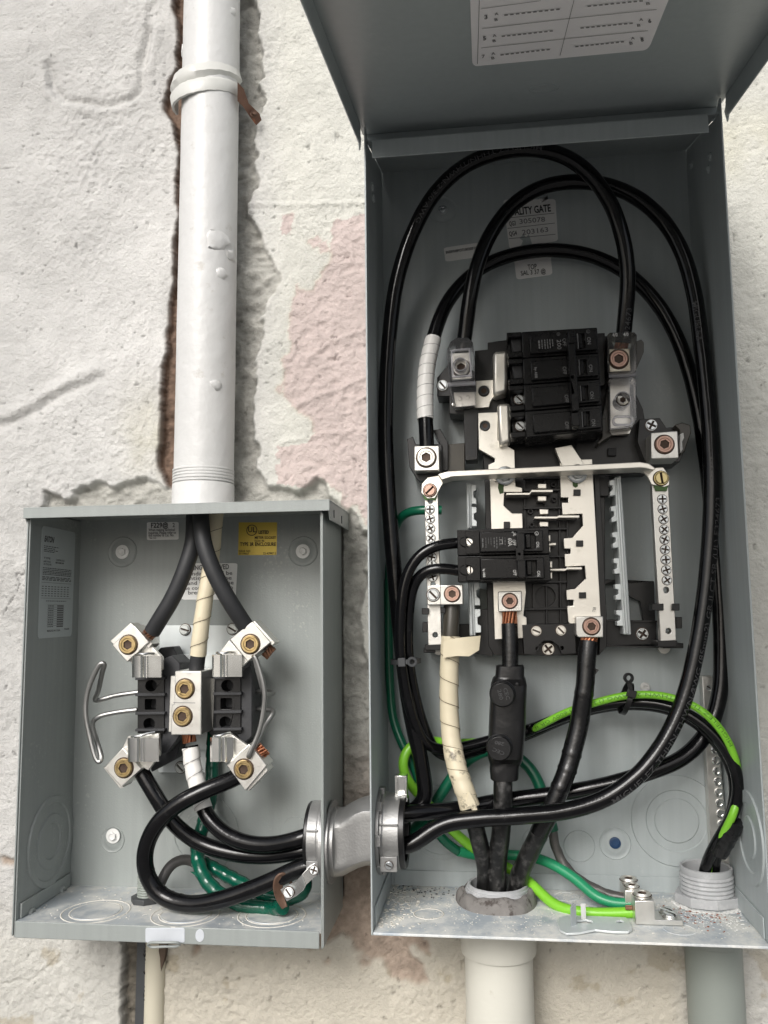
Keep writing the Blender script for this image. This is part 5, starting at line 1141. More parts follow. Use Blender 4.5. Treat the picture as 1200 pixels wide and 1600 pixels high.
txt += [('200', 870, 531, 871, 546, 6.5, .012), ('by ABB', 835, 574, 836, 591, 4, .02)]
text_flat(txt, M['grey_ink'], mbk, PM, .0006)
bars([(842, 532, 843, 545, 2.2, 4), (846.5, 531, 847.5, 545, 1.4, 5), (851, 530.5, 852, 545, 1.4, 5), (855, 530, 856, 545, 1.2, 5), (859, 530, 860, 544, 1.2, 4), (863, 530, 864, 541, 1.4, 4)], M['grey_ink'], mbk, PM, .0006, 'small_print')
def emblem(px, py, d, r, m, parent):
    c = at(px, py, d); g = G(); g.lathe(c, (0, -1, 0), [(r, 0), (r, .0001), (r*.80, .0001), (r*.80, 0)], 20, False, False)
    o = obj('round_emblem', g, M[m], parent); text_flat([('GE', px-r*900, py-1, px-r*900+.7, py+r*1.7*900, r*1250)], M[m], o, lambda x, y: at(x, y, d), .0001)
emblem(919, 518, DM+.0013, .0017, 'dim_ink', mbk); emblem(872.5, 522, DM+.0003, .0015, 'dim_ink', mbk)
# two pole branch breaker
bb = thing('branch_breaker', 'two pole black branch breaker marked 60A with its handles joined', 'breaker', at(786, 909, .042))
Q = Qm([(714, 827.5), (857, 823), (861, 908), (715.5, 910)])
DB = .086
for k in range(2):
    t0, t1 = k*.5+.004, (k+1)*.5-.004
    yv = (847, 891)[k]; hc = (728.5, yv)
    p = bplate('pole', [Q(0, t0), Q(1, t0), Q(1, t1), Q(0, t1)], .042, DB-.008, bb, bevel=.0007, holes=[[(hc[0]+9.5*math.cos(a), hc[1]+7.5*math.sin(a)) for a in np.linspace(0, 2*math.pi, 15)[:-1]]])
    bplate('terminal_floor', [(715, yv-9), (740, yv-9), (740, yv+9), (715, yv+9)], .046, DB-.020, p, 'copper_dark')
    a, b = t0+.055, t1-.055
    bplate('face_step', [Q(.09, a-.03), Q(.245, a-.03), Q(.245, b+.03), Q(.09, b+.03)], DB-.009, DB-.0065, p, bevel=.0006, holes=[[(hc[0]+10.5*math.cos(q), hc[1]+8*math.sin(q)) for q in np.linspace(0, 2*math.pi, 15)[:-1]]])
    bplate('face_plate', [Q(.245, a), Q(.655, a), Q(.655, b), Q(.245, b)], DB-.009, DB, p, bevel=.0009)
    bplate('face_plate', [Q(.655, a), Q(.935, a), Q(.935, b), Q(.655, b)], DB-.009, DB+.0008, p, bevel=.0007, holes=[[Q(.74, a+.05), Q(.85, a+.05), Q(.85, b-.05), Q(.74, b-.05)]])
    bplate('slider', [Q(.745, a+.06), Q(.80, a+.06), Q(.80, b-.06), Q(.745, b-.06)], DB-.009, DB-.001, p)
    bplate('handle', [Q(.645, a+.035), Q(.735, a+.035), Q(.735, b-.01), Q(.645, b-.01)], DB, DB+.012, p, bevel=.0007)
    screw_px('screw', 'slot', 733.7+k*1.6, yv, DB-.010, 6.2, 'steel_clip', p, (.85, 1.55)[k])
    pts = [at(714, yv+1, .066), at(722, yv+1, .065), at(730, yv, .064)]
    strands(pts[0], pts[2], .0022, 7, bb, 'copper', 30+k, 1, .2)
bplate('tie_bar', [(806, 856), (817.5, 855.5), (818, 875.5), (807, 876)], DB+.002, DB+.0135, bb, holes=[circ(811.5, 865.5, 2.4, 10)])
PB = lambda x, y: at(x, y, DB+.0010)
text_flat([('60A', 793.5, 841, 794.3, 853.5, 6.5, .012), ('OFF', 800.5, 843.5, 801.3, 852.5, 5, .012), ('OFF', 801.5, 890.5, 802.3, 899.5, 5, .012), ('ON', 837.5, 846.5, 838, 855, 5, .012), ('ON', 839, 892, 839.5, 900.5, 5, .012), ('by ABB', 754.5, 889, 755, 902, 3.4, .02)], M['white_ink'], bb, PB, .0005)
bars([(754, 841, 754.6, 856, 2, 3), (759, 840, 759.5, 856, .9, 5), (763, 840, 763.5, 850, .9, 4), (767, 840, 767.5, 852, .9, 5), (772, 840, 772.5, 855, 1.6, 3), (776, 839, 776.5, 857, 1.6, 4), (780.5, 839, 781, 853, 1.3, 4), (785, 839, 785.5, 851, 1.3, 3), (789, 840, 789.3, 852, 1.1, 4)], M['dim_ink'], bb, PB, .0005, 'small_print')
bars([(784.5, 843.5, 785, 849.5, .5, 0), (780.8, 843.7, 784.6, 843.5, .5, 0), (781.2, 849.8, 785, 849.5, .5, 0)], M['white_ink'], bb, PB, .0006, 'small_box')
emblem(838.5, 833.5, DB+.0012, .0017, 'white_ink', bb)
text_flat([('c', 800, 830.5, 800, 833, 3.5, .02), ('UL', 802, 833, 802.2, 837.5, 4.2, .03)], M['white_ink'], bb, PB, .0005)
# ================================================================== CABLES OF THE LARGER BOX
NRc = V((-.088, NR.y, NR.z))
rX = pxm(12.3, .06)
GB_ = 'heavy black cables in the larger box'
def entry(dy, dz): return [V((-.074, NR.y+dy, NR.z+dz)), V((-.088, NR.y+dy*.9, NR.z+dz*.9)), V((-.098, NR.y+dy*.9, NR.z+dz*.9))]
# outer loop: nipple -> up the left wall -> over the top -> right main lug
X_ = [(664, 1250, .050), (663, 1222, .050), (655, 1175, .052), (641, 1110, .054), (629, 1020, .054), (617, 900, .054), (607, 780, .054), (603, 690, .054), (604, 600, .054), (609, 520, .055), (620, 440, .056), (643, 368, .058), (678, 304, .062), (722, 262, .066), (775, 239, .068), (832, 233, .068), (884, 245, .068), (925, 276, .067), (955, 320, .066), (973, 372, .064), (981, 428, .060), (978, 486, .054), (973, 536, .047)]
t = thing('feeder_cable', 'black cable making the outermost loop up the left wall and over the top', 'cable', at(604, 700, .054), GB_)
pX = [V((-.098, NR.y+.016, NR.z+.004)), V((-.086, NR.y+.018, NR.z+.005)), V((-.070, NR.y+.020, NR.z+.012))]+P3(X_)
pX = smoothpath(spline(pX, .003), 8); obj('insulation', G().tube(pX, rX, 18, True, lumpy(.025, .014)), M['black_cable'], t, smooth=60)
strands(at(973, 532, .0475), at(969, 548, .046), rX*.85, 19, t, 'copper', 41)
# left main lug -> over -> down the right wall -> nipple, in front
Z_ = [(722, 556, .046), (727, 520, .049), (735, 462, .054), (748, 408, .054), (771, 358, .050), (806, 316, .046), (848, 292, .044), (896, 284, .044), (946, 289, .045), (995, 309, .048), (1037, 346, .052), (1066, 395, .056), (1084, 455, .058), (1095, 530, .060), (1104, 610, .061), (1110, 690, .062), (1112, 770, .063), (1108, 860, .064), (1100, 940, .066), (1086, 1025, .070), (1066, 1100, .074), (1035, 1164, .078), (994, 1214, .081), (945, 1248, .082), (885, 1267, .082), (810, 1275, .081), (740, 1280, .080), (690, 1289, .080)]
t = thing('feeder_cable', 'black cable from the left main lug arching over and down the right side in front', 'cable', at(1110, 720, .062), GB_)
pZ = smoothpath(spline(P3(Z_)+entry(-.012, -.010), .003), 8); obj('insulation', G().tube(pZ, rX, 18, True, lumpy(.025, .014)), M['black_cable'], t, smooth=60)
# white taped neutral: left neutral lug -> inner arch -> right side, behind
Y_ = [(667, 700, .056), (666, 672, .056), (664, 630, .054), (667, 575, .048), (679, 522, .040), (698, 474, .032), (727, 438, .024), (765, 411, .019), (815, 395, .018), (870, 391, .018), (925, 400, .019), (975, 424, .021), (1018, 463, .024), (1052, 515, .027), (1077, 580, .029), (1093, 650, .030), (1105, 730, .031), (1114, 820, .032), (1122, 910, .034), (1127, 1000, .036), (1125, 1080, .040), (1108, 1138, .044), (1070, 1182, .048), (1010, 1208, .052), (940, 1228, .050), (860, 1242, .046), (780, 1252, .044), (715, 1264, .052)]
t = thing('neutral_cable', 'black cable marked with white tape above the upper left neutral lug', 'cable', at(666, 672, .056), GB_)
pY = smoothpath(spline(P3(Y_)+[V((-.074, NR.y+.002, NR.z+.014)), V((-.088, NR.y+.001, NR.z+.014)), V((-.098, NR.y+.001, NR.z+.013))], .003), 8); obj('insulation', G().tube(pY, rX*.97, 18, True, lumpy(.025, .014)), M['black_cable'], t, smooth=60)
pt_ = smoothpath(spline(P3([(664.5, 655, .0555), (664, 630, .054), (667, 575, .048), (677, 529, .0412)]), .0015), 4)
obj('tape_wrap', G().tube(pt_, rX*1.10, 24, True, wrapmod(.0105, .05, .008, 22)), M['white_tape'], t, smooth=60); seam(pt_, rX*1.12, .0105, t, th=.0002, m='grey_ink')
# printing on the cables
rXt = rX
def lens(P): return sum((P[i]-P[i-1]).length for i in range(1, len(P)))
def s_at(P, px, py):
    best = None; acc = 0
    for i, p in enumerate(P):
        if i: acc += (P[i]-P[i-1]).length
        r = p-CAM; f = r.dot(FW); x, y = 600+FPX*r.dot(RT)/f, 800-FPX*r.dot(UP)/f; d = (x-px)**2+(y-py)**2
        if best is None or d < best[0]: best = (d, acc)
    return best[1]
for body, P_, x, y, h, a0, flip, parent, gap in (('MIGUELEZ THHN/THWN-2 3/0 AWG', pX, 848, 236, .0040, -.25, True, 'feeder_cable', 1.55), ('E324673', pX, 974, 532, .0046, .25, True, 'feeder_cable', 1.2),
        ('AWG (85mm2) GR II CT SR (UL) E324673', pZ, 1083, 1085, .0046, .55, True, 'feeder_cable.001', 1.45), ('MIGUELEZ THHN/THWN-2', pZ, 962, 1262, .0050, .55, True, 'feeder_cable.001', 1.35), ('MIGUELEZ', pZ, 1104, 470, .0046, -.4, False, 'feeder_cable.001', 1.2)):
    tube_text(body, P_, s_at(P_, x, y), h, rX*1.012, a0, M['cap_ink'], bpy.data.objects[parent], flip, gap, .006)
# circuit wires of the branch breaker, tied together, then across to the right hand conduit
GW = 'circuit wires of the branch breaker'
rW = pxm(8.6, .065)
w1 = [(722, 848, .066), (712, 849, .067), (688, 851, .069), (664, 861, .070), (645, 880, .070), (633, 908, .070), (627, 945, .070), (625, 990, .069), (627, 1035, .068), (635, 1085, .064), (648, 1130, .058), (666, 1162, .050), (690, 1172, .042), (730, 1166, .034), (780, 1153, .030), (830, 1139, .030), (880, 1120, .034), (930, 1104, .042), (985, 1097, .050), (1040, 1102, .058), (1085, 1122, .064), (1122, 1155, .068), (1147, 1196, .070), (1154, 1237, .070), (1143, 1277, .066), (1124, 1310, .058), (1108, 1340, .048), (1100, 1368, .036), (1098, 1395, .026)]
w2 = [(722, 893, .066), (712, 891, .067), (690, 888, .068), (664, 893, .067), (649, 908, .064), (641, 935, .062), (637, 990, .060), (639, 1035, .059), (648, 1085, .054), (662, 1135, .048), (680, 1172, .040), (700, 1183, .034), (740, 1174, .026), (785, 1162, .020), (833, 1144, .014), (881, 1123, .017), (931, 1107, .025), (985, 1101, .033), (1039, 1107, .041), (1083, 1127, .047), (1119, 1160, .051), (1143, 1200, .053), (1149, 1238, .054), (1141, 1277, .052), (1126, 1312, .047), (1117, 1345, .040), (1115, 1372, .032), (1114, 1398, .024)]
for wv, lab in ((w1, 'black wire from the upper pole of the branch breaker'), (w2, 'black wire from the lower pole of the branch breaker')):
    t = thing('circuit_wire', lab, 'wire', at(wv[5][0], wv[5][1], wv[5][2]), GW); ob, pth = cable_obj('insulation', wv, rW, 'black_cable', t, .003, 6, 14)
t = thing('ground_wire', 'lime green wire tied along the black pair and into the right conduit', 'ground wire', at(960, 1092, .05))
lm_ = [(688, 1160, .036), (760, 1158, .026), (815, 1146, .026), (836, 1138, .033), (880, 1115, .042), (930, 1098, .052), (985, 1086, .060), (1040, 1088, .068), (1090, 1106, .074), (1126, 1140, .076), (1149, 1186, .072), (1154, 1230, .064), (1147, 1268, .072), (1131, 1301, .064), (1110, 1340, .046), (1106, 1368, .036), (1106, 1395, .026)]
lob, pLm = cable_obj('insulation', lm_, pxm(5.7, .06), 'lime_cable', t, .003, 6, 14)
tube_text('MIGUELEZ THHN/THWN-2 6 AWG (13.3mm2) 600V GR II CT SR E324673', pLm, s_at(pLm, 1141, 1165), .0027, pxm(5.7, .06), .1, M['lime_ink'], t, True, 1.9)
obj('black_tape', G().tube(P3([(816, 1146, .0265), (834, 1139, .0325)]), pxm(8.4, .05), 14, True, wrapmod(.01, .1, .04, 3)), M['black_tape'], t)
obj('black_tape', G().tube(smoothpath(spline(P3([(1150, 1282, .066), (1136, 1308, .060), (1123, 1330, .052)]), .002), 2), pxm(14, .06), 18, True, wrapmod(.012, .06, .04, 5)), M['black_tape'], t)
t = thing('ground_wire', 'lime green wire bending down the left wall and along the floor to the lug', 'ground wire', at(990, 1425, .06))
lm2 = [(690, 1160, .030), (668, 1157, .036), (646, 1163, .042), (631, 1180, .046), (630, 1203, .046), (643, 1228, .040), (667, 1254, .032), (690, 1282, .028), (713, 1303, .028), (735, 1322, .026), (765, 1340, .022), (795, 1357, .022), (820, 1372, .030), (842, 1392, .042), (862, 1411, .052), (885, 1421, .060), (915, 1426, .066), (955, 1427, .068), (995, 1425, .069)]
cable_obj('insulation', lm2, pxm(7.6, .055), 'lime_cable', t, .003, 6, 14)
t = thing('ground_wire', 'dark green wire from the left neutral bar down the left wall to the floor lug', 'ground wire', at(985, 1412, .06))
gk = [(690, 797, .050), (664, 797, .051), (645, 798, .048), (628, 806, .040), (616, 830, .030), (609, 880, .024), (607, 960, .022), (609, 1060, .024), (615, 1125, .028), (630, 1165, .034), (646, 1197, .034), (660, 1238, .030), (676, 1285, .030), (692, 1312, .030), (716, 1330, .028), (750, 1337, .020), (800, 1336, .018), (838, 1341, .024), (868, 1353, .032), (900, 1374, .042), (933, 1402, .054), (960, 1411, .058), (986, 1412, .060)]
cable_obj('insulation', gk[:15], pxm(7, .03), 'green_cable', t, .003, 6, 14)
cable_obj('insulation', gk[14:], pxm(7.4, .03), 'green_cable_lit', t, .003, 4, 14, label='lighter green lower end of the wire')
strands(at(683, 797, .050), at(690, 797.5, .050), .0022, 7, t, 'copper', 51)
t = thing('ground_wire', 'dark green wire looping behind the black splice, ending in bare grey strands', 'ground wire', at(975, 1402, .05))
gq = [(640, 1302, .040), (654, 1290, .030), (672, 1266, .022), (690, 1240, .020), (706, 1215, .020), (728, 1190, .022), (762, 1172, .022), (795, 1176, .022), (818, 1190, .024), (834, 1208, .026), (846, 1235, .028), (855, 1265, .030), (862, 1290, .030), (864, 1298, .030)]
cable_obj('insulation', gq, pxm(8.6, .025), 'green_cable', t, .003, 6, 14)
cable_obj('bare_wire', [(863, 1292, .030), (866, 1315, .030), (875, 1340, .030), (893, 1365, .034), (928, 1388, .042), (962, 1401, .050), (984, 1404, .052)], pxm(7, .035), 'grey_wire', t, .002, 4, 12, lambda s, a, p: 1+.06*math.sin(3*a+s*420))
# cable ties
def tie(label, c, rx, rz, ang, head, loop):
    t = thing('cable_tie', label, 'cable tie', c); u = V((math.cos(ang), 0, math.sin(ang))); v = V((0, 1, 0)); w_ = V((-math.sin(ang), 0, math.cos(ang)))
    rings = []
    for k in range(33):
        a = 2*math.pi*k/32; p = c+u*(rx*math.cos(a))+v*(rz*math.sin(a)); n = (u*math.cos(a)/rx+v*math.sin(a)/rz).normalized()
        rings.append([p-w_*.0022, p+w_*.0022, p+w_*.0022+n*.0011, p-w_*.0022+n*.0011])
    obj('strap', G().loft(rings, False, False), M[loop], t)
    h = c+u*head[0]+v*(-rz-.001); g = G(); g.box(h, (.0065, .005, .0075), Matrix((u, v, w_)).transposed()); obj('head', g, M[loop], t, bevel=.0005)
    e = c+u*head[1]+v*(-rz-.0015)+w_*head[2]; g = G(); g.lathe(e, (0.2, -1, 0), [(.0022, -.0014), (.0044, -.0014), (.0044, .0014), (.0022, .0014), (.0022, -.0014)], 18, False, False)
    g.box(h.lerp(e, .5), ((e-h).length*.6, .002, .0036), Matrix(((e-h).normalized(), v, (e-h).normalized().cross(v))).transposed()); obj('mount_eye', g, M[loop], t, bevel=.0002)
tie('dark grey cable tie round the wire bundle on the left wall', at(634, 1033, .063), .0125, .014, .04, (-.002, .007, .0), 'dark_strip')
tie('black cable tie with a round eye holding the lime wire to the black pair', at(978, 1091, .050), .0135, .018, 1.25, (.006, .018, .006), 'black_plastic')
# ---- the three taped cables that rise from the floor hub
GC = 'cables rising from the floor hub'
rC = pxm(14.5, .055)
hb0 = V((hcx, hcy, AZ-.03))
t = thing('supply_cable', 'supply cable wrapped in dirty cream tape below the double neutral lug', 'cable', at(710, 975, .055), GC)
cable_obj('insulation', [(706, 935, .052), (706, 960, .054), (704, 985, .056), (703, 1010, .056)], rC*.88, 'smoke_plastic', t)
tp = [(704, 994, .056), (703.5, 1010, .056), (702, 1050, .056), (702, 1110, .055), (706, 1160, .058), (714, 1200, .063), (726, 1235, .067), (734, 1260, .068)]
ob, pt_ = cable_obj('tape_wrap', tp, rC*1.0, 'cream_tape', t, .0015, 6, 24, wrapmod(.0195, .06, .012, 31, -1)); seam(pt_, rC*1.022, .0195, t, -1)
cable_obj('tape_wrap', [(707, 1166, .0587), (714, 1200, .063), (726, 1235, .067), (734.5, 1261, .068)], rC*1.03, 'cream_tape_dirty', t, .0015, 4, 24, wrapmod(.014, .07, .03, 33, -1), 'dirty scuffed lower tape')
g = G(); ta = [at(693, 1002, .068), at(712, 997, .072), at(732, 995, .073), at(751, 993.5, .069)]; tb2 = [at(692, 1028, .068), at(713, 1025, .072), at(733, 1025.5, .073), at(747, 1023, .069)]
tb2[3] = at(748.5, 1016, .069)
obj('loose_tape_end', solidribbon(ta, tb2, .0007), M['cream_tape'], t, smooth=60)
g = G(); f = [at(733, 1236, .0765), at(745, 1258, .0765), at(746, 1266, .0768), at(740, 1270, .0768), at(736, 1264, .0768), at(728, 1252, .0768)]; g.prism(f, [p+V((0, .0012, 0)) for p in f]); obj('loose_tape_end', g, M['cream_tape_dirty'], t, bevel=.0003)
pN = smoothpath(spline(P3([(731, 1252, .067), (740, 1280, .063), (750, 1320, .054), (759, 1360, .044)])+[V((hcx-.013, hcy-.004, AZ-.01)), hb0+V((-.012, -.004, 0))], .003), 5)
obj('insulation', G().tube(pN, rC*.9, 16), M['black_cable_dirty'], t, smooth=60)
t = thing('supply_cable', 'black supply cable with a big two cap splice under the middle bus lug', 'cable', at(796, 965, .052), GC)
cable_obj('insulation', [(796, 975, .052), (797, 1005, .054), (797, 1050, .056)], pxm(12.5, .055), 'black_tape', t)
strands(at(796, 950, .051), at(796.5, 978, .052), pxm(11, .05), 19, t, 'copper', 61, 1.05, .5)
pM = smoothpath(spline(P3([(786, 1200, .059), (786, 1250, .063), (783, 1300, .060), (777, 1350, .048)])+[V((hcx-.001, hcy-.012, AZ-.01)), hb0+V((-.001, -.010, 0))], .003), 5)
obj('insulation', G().tube(pM, pxm(14, .05), 16, True, lumpy(.05, .012)), M['black_cable_dirty'], t, smooth=60)
t = thing('supply_cable', 'black supply cable bending down from the lower right bus lug', 'cable', at(920, 995, .052), GC)
Rr = [(919, 1002, .052), (917, 1030, .054), (913, 1080, .056), (904, 1135, .056), (890, 1190, .060), (868, 1250, .064), (846, 1295, .060), (825, 1338, .050), (811, 1370, .042)]
pR = smoothpath(spline(P3(Rr)+[V((hcx+.014, hcy-.003, AZ-.012)), hb0+V((.012, -.003, 0))], .0022), 6)
def ridg(s, a, p):
    k = 1+.02*math.sin(s*170+a)+.015*math.sin(s*61+2*a)
    for q in (.045, .098, .112, .128, .175): k += .07*math.exp(-((s-q)/.0012)**2)
    return k
obj('insulation', G().tube(pR[:int(len(pR)*.64)], rC*.98, 20, True, ridg), M['black_tape'], t, smooth=60)
obj('insulation', G().tube(pR[int(len(pR)*.62):], rC*.96, 18, True, lumpy(.05, .012)), M['black_cable_dirty'], t, 'dust covered lower end', smooth=60)
strands(at(922, 990, .051), at(919.5, 1006, .052), pxm(12.5, .05), 19, t, 'copper', 62)
g = G(); tri = P3([(928, 1043, .056), (936, 1047, .058), (930, 1054, .057)]); g.prism(tri, [p+V((0, .001, 0)) for p in tri]); obj('tape_flag', g, M['black_tape'], t)
# splice boot
sp_ = thing('splice_connector', 'black rubber splice boot with two round caps on the middle supply cable', 'splice', at(790, 1217, .056))
def bx(y, x0, x1, d0, d1, n=20):
    c = (at(x0, y, (d0+d1)/2)+at(x1, y, (d0+d1)/2))/2; a = (at(x1, y, (d0+d1)/2)-at(x0, y, (d0+d1)/2)).length/2; b = (d1-d0)/2; out = []
    for j in range(n):
        q = 2*math.pi*j/n; cx, sy = math.cos(q), math.sin(q); e = .45
        out.append(V((c.x+a*math.copysign(abs(cx)**e, cx), c.y-b*math.copysign(abs(sy)**e, sy), c.z)))
    return out
prof = [(1040, 776, 818), (1042, 775, 819), (1056, 774, 819), (1059, 770, 821), (1068, 767, 823), (1080, 766, 823), (1100, 765, 822), (1150, 763, 820), (1180, 762, 817), (1188, 764, 815), (1193, 766, 812), (1198, 765, 811), (1214, 766, 810), (1216, 768, 808)]
obj('boot', G().loft([bx(y, a, b, .032 if 1058 < y < 1194 else .040, .078 if 1066 < y < 1186 else .070) for y, a, b in prof]), M['rubber_boot'], sp_, smooth=50)
for k, (cx, cy) in enumerate(((785.5, 1083.5), (780.5, 1166.5))):
    c = at(cx, cy, .076); R_ = pxm(18, .08)
    cp = obj('cap', G().lathe(c, (-.06, -1, -.02), [(R_*1.12, 0), (R_*1.12, .003), (R_*1.0, .004), (R_, .0085), (R_*.95, .0095)], 32), M['rubber_boot'], sp_, bevel=.0002)
    Pc = lambda x, y: at(x, y, .0863)
    if k == 0: text_flat([('CEC', 786, 1076, 791.5, 1094, 6, .01), ('280', 777, 1078, 781, 1094, 6, .01)], M['cap_ink'], cp, Pc)
    else: text_flat([('280', 788, 1160.5, 774, 1157, 5.5, .01), ('CEC', 789, 1175.5, 771, 1168, 5.5, .01)], M['cap_ink'], cp, Pc)
screw_px('nub', 'torx', 808, 1069, .078, 3, 'rubber_boot', sp_)
f = [at(820.5, 1098, .070), at(822.5, 1098.5, .062), at(819, 1158, .062), at(816.5, 1158, .070)]
g = G(); g.prism(f, [p-V((.0006, 0, 0)) for p in f]); obj('sticker', g, M['white_sticker'], sp_)
# ================================================================== FLOOR OF THE LARGER BOX
hub_ = thing('conduit_hub', 'grey plastic conduit end smeared with dirty putty in the floor of the larger box', 'conduit hub', V((hcx, hcy, AZ)))
obj('ring', G().lathe((hcx, hcy, 0), (0, 0, 1), [(.0272, AZ+.001), (.0272, AZ+.0075), (.0285, AZ+.008), (.0285, AZ+.0105), (.0272, AZ+.011), (.0272, AZ+.0128), (.0262, AZ+.0132), (.0262, AZ+.0152), (.0250, AZ+.0158), (.0236, AZ+.0152), (.0236, AZ-.030)], 48, False, False), M['pvc_fitting'], hub_, smooth=40)
from mathutils import noise as NZ
rings = []
for r, h in ((.0360, -.0005), (.0355, .003), (.0345, .0065), (.0325, .0095), (.0300, .0112), (.0280, .0108), (.0274, .006)):
    rings.append([V((hcx+r*(1+.10*NZ.noise(V((math.cos(a)*1.6, math.sin(a)*1.6, h*60))))*math.cos(a), hcy+min(r*(1+.07*NZ.noise(V((math.cos(a)*2, math.sin(a)*2, 3+h*50))))*1.0, .0375)*math.sin(a), AZ+h*(1+.35*NZ.noise(V((math.cos(a)*2.5, math.sin(a)*2.5, 7)))))) for a in np.linspace(0, 2*math.pi, 61)[:-1]])
obj('putty', G().loft(rings, False, False), M['putty'], hub_, smooth=60)
con = thing('conduit_connector', 'grey threaded plastic connector with a chalky locknut at the right end of the floor', 'conduit connector', V((ccx, ccy, AZ)))
obj('thread', G().lathe((ccx, ccy, 0), (0, 0, 1), [(.0215, AZ+.006)]+[(.0225 if k % 2 else .0212, AZ+.008+.0017*k) for k in range(11)]+[(.0218, AZ+.0268), (.0218, AZ+.0305), (.0205, AZ+.031), (.0192, AZ+.0300), (.0190, AZ-.03)], 44, False, False), M['pvc_fitting'], con, smooth=45)
g = G(); o8 = []
for k in range(16):
    a = 2*math.pi*k/16+.1; r = .0262 if k % 2 else .0282; o8.append(V((ccx+r*math.cos(a), ccy+r*min(1, .80)*math.sin(a), AZ+.0004)))
i8 = [V((ccx+.0206*math.cos(a), ccy+.0206*math.sin(a), AZ+.0004)) for a in np.linspace(0, 2*math.pi, 25)[:-1]]
g.prism([p+V((0, 0, .0082)) for p in o8], o8, [[p+V((0, 0, .0082)) for p in i8]], [i8]); obj('locknut', g, M['pvc_fitting'], con, bevel=.0006)
# grounding lug block on the floor: a stepped aluminium block, screws on top
gl = thing('grounding_lug', 'stepped bright metal grounding lug with screws on the floor, clamping three ground wires', 'ground lug', atz(1030, 1440, AZ))
y0 = atz(1000, 1446, AZ).y; za = AZ+.0005
def P2(x, y, yy): r = ray(x, y); return CAM+r*((yy-CAM.y)/r.y)
fr = [P2(993, 1446, y0), P2(1068, 1447, y0), P2(1067, 1438, y0), P2(1024, 1437.5, y0), P2(1022.5, 1407, y0), P2(992, 1407.5, y0)]
fr[0].z = fr[1].z = za
LD = .022
obj('block', G().prism(fr, [p+V((0, LD, 0)) for p in fr]), M['aluminium'], gl, bevel=.0007)
xa2, xb2 = fr[5].x, fr[4].x; zt = fr[5].z
g = G(); q = [V((xa2-.0045, y0+.0225, za)), V((xb2-.006, y0+.0225, za)), V((xb2-.006, y0+.0225, zt+.001)), V((xa2-.0045, y0+.0225, zt+.001))]; g.prism(q, [p+V((0, .030, 0)) for p in q]); obj('block', g, M['aluminium'], gl, bevel=.0007)
screw('set_screw', 'hexsocket', V(((xa2+xb2)/2, y0+.011, zt+.0015)), .0068, 'tin_plate', gl, V((0, 0, 1)))
for dy, r in ((.029, .0056), (.046, .0068)): screw('set_screw', 'hexsocket', V(((xa2+xb2)/2-.0053, y0+dy, zt+.0025)), r, 'tin_plate', gl, V((0, 0, 1)))
zs = fr[3].z
for dx_, dy in ((.013, .008), (.0125, .018)): screw('screw', 'slot', V((xb2+dx_, y0+dy, zs)), .0060, 'steel_clip', gl, V((0, 0, 1)), .9)
g = G()
for k in range(7): g.tube([V((xa2-.0005, y0+.012+.0011*(k % 3), za+.008+.0012*(k//3))), V((xa2-.006, y0+.012+.0011*(k % 3), za+.008+.0012*(k//3)))], .0007, 6)
for k in range(9): g.tube([V((xa2-.003, y0+.040+.0013*(k % 3), za+.008+.0013*(k//3))), V((xa2-.011, y0+.040+.0013*(k % 3), za+.009+.0013*(k//3)))], .0008, 6)
obj('strand_tips', g, M['copper_dark'], gl, stuff=True)
# flat galvanised bracket lying on the floor
fbk = thing('hanger_bracket', 'flat galvanised bracket with upturned tab lying under the lime wire on the floor', 'bracket', atz(925, 1448, AZ))
def fp(x, y, z=AZ+.0028): return atz(x, y, z)
ou = [fp(*p) for p in ((871, 1441), (874, 1433), (884, 1430), (930, 1431), (978, 1433), (985, 1441), (988, 1451), (982, 1455), (955, 1455), (930, 1452), (905, 1457), (885, 1458), (875, 1453))]
ho = [fp(*p) for p in ((900, 1438), (915, 1436.5), (925, 1438.5), (926, 1442), (915, 1443), (901, 1441.5))]; h2_ = [fp(*p) for p in ((962, 1439), (970, 1437.5), (976, 1439.5), (970, 1442), (963, 1441.5))]
dn = V((0, 0, -.0018))
obj('plate', G().prism(ou, [p+dn for p in ou], [ho, h2_], [[p+dn for p in ho], [p+dn for p in h2_]]), M['zinc_plate'], fbk, bevel=.0004)
f = [fp(892, 1448), fp(899, 1446)]; tp_ = [f[0], f[1], f[1]+V((0, 0, .0155)), (f[0]+f[1])/2+V((0, 0, .0175)), f[0]+V((0, 0, .0150))]
obj('tab', G().prism(tp_, [p+V((.0012, .0012, 0)) for p in tp_]), M['zinc_bright'], fbk, bevel=.0004)
f = [fp(908, 1437), fp(914, 1436)]; tp_ = [f[0], f[1], f[1]+V((0, 0, .0120)), f[0]+V((0, 0, .0125))]
obj('tab', G().prism(tp_, [p+V((.0012, .0012, 0)) for p in tp_]), M['white_sticker'], fbk, bevel=.0006)
# ground bar on the back wall at the right
gbar = thing('ground_bar', 'long ground bar with a row of bright screws low on the right back wall', 'ground bar', at(1126, 1353, .006))
b = obj('bar', pp([(1097, 1057), (1113, 1056), (1141, 1352), (1112, 1354)], .004, .014, None, [circ(1107.5, 1075, 4, 14), circ(1132, 1340, 4.2, 14)]), M['aluminium'], gbar, bevel=.0006)
for k in range(10): screw_px('terminal_screw', 'torx', 1117.5+k*1.45, 1172+k*16.6, .014, 6.6, 'steel_clip', gbar, k)
screw_px('screw', 'slot', 1107.5, 1074, .012, 5, 'zinc_bright', gbar, .6)
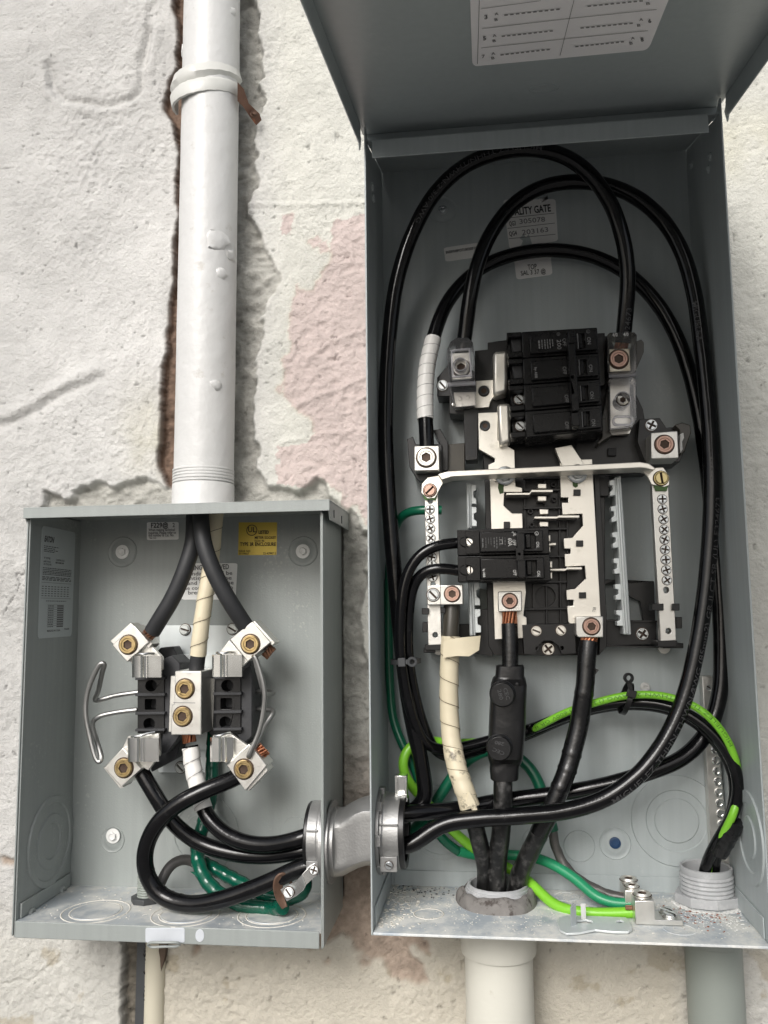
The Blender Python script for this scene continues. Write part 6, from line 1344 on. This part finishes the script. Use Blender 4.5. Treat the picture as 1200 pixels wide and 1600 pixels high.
# loose dust, paint flakes and rust on both floors
def scatter(n, fn, mname, sz, name, label):
    g = G()
    for k in range(n):
        p, s = fn(k); s *= random.uniform(.4, 1.3)*sz; a0 = random.uniform(0, 6.3); m_ = random.randint(3, 5)
        top = [p+V((s*random.uniform(.6, 1.1)*math.cos(a0+2*math.pi*i/m_), s*random.uniform(.6, 1.1)*math.sin(a0+2*math.pi*i/m_), s*random.uniform(.15, .55))) for i in range(m_)]
        g.loft([[V((q.x, q.y, p.z-.0002)) for q in top], top])
    o = link(name, g.done(name, 0), M[mname], None, stuff=True); o['label'] = label; o['category'] = 'debris'; return o
def okspot(x, y):
    return math.hypot(x-hcx, y-hcy) > .035 and math.hypot(x-ccx, y-ccy) > .021
def rnd_floor(k):
    while True:
        x = random.uniform(A0+.006, A1-.004) if random.random() < .5 else random.gauss(hcx+.02, .06); y = -abs(random.gauss(.03, .045))-.004
        if A0+.005 < x < A1-.004 and -.117 < y < -.003 and okspot(x, y): return V((x, y, AZ)), 1
scatter(900, rnd_floor, 'flakes', .0007, 'paint_flakes', 'scattered pale dust and paint flakes on the floor of the larger box')
def rnd_lc(k): return V((A0+.004+abs(random.gauss(0, .014)), -random.uniform(.004, .11), AZ)), 1.3
scatter(160, rnd_lc, 'flakes', .0012, 'plaster_crumbs', 'cream plaster crumbs along the left end of the floor of the larger box')
def rnd_dark(k): return V((A0+.004+random.uniform(0, .08), -abs(random.gauss(.012, .012))-.004, AZ)), 1
scatter(90, rnd_dark, 'ink', .0011, 'dark_specks', 'dark specks of dirt at the back left of the floor of the larger box')
def rnd_rust(k):
    while True:
        x = random.gauss(ccx-.020, .020); y = -abs(random.gauss(.062, .014))
        if x < A1-.004 and -.115 < y and math.hypot(x-ccx, y-ccy) > .028: return V((x, y, AZ)), 1
scatter(120, rnd_rust, 'rust_flakes', .0010, 'rust_flakes', 'small red brown flakes beside the grey threaded connector')
def rnd_chalk(k):
    a = random.uniform(math.pi, 2*math.pi+.6); r = random.uniform(.0262, .031); return V((ccx+r*math.cos(a), ccy+r*.92*math.sin(a), AZ)), 1.2
def rnd_chalk2(k):
    while True:
        x = random.gauss(ccx, .03); y = -abs(random.gauss(.05, .02)); 
        if x < A1-.004 and -.116 < y and math.hypot(x-ccx, y-ccy) > .029: return V((x, y, AZ)), 1
scatter(300, rnd_chalk2, 'white_sticker', .0008, 'chalk_dust', 'white chalky dust spread over the right end of the floor of the larger box')
scatter(420, rnd_chalk, 'white_sticker', .0011, 'chalk_crumbs', 'white chalky crumbs round the locknut of the grey connector')
def rnd_lb(k): return V((random.uniform(B0+.005, B1-.005), -random.uniform(.004, .09)**1.0, BZ)), 1
scatter(260, rnd_lb, 'flakes', .0009, 'paint_flakes', 'pale dust and flakes on the floor of the smaller box')
for nm, lab in (('sticker', 'torn white quality gate sticker with ruled lines'), ('sticker.001', 'small white inspection sticker with one line of digits'), ('sticker.002', 'white sticker reading TOP'), ('sticker.003', 'small white sticker beside the pipe entry'), ('sticker.004', 'yellow certification sticker'), ('sticker.005', 'white wiring notice behind the crossing cables'), ('sticker.006', 'long silver rating sticker full of small print'), ('sticker.007', 'thin white strip on the side of the splice')):
    bpy.data.objects[nm]['label'] = lab
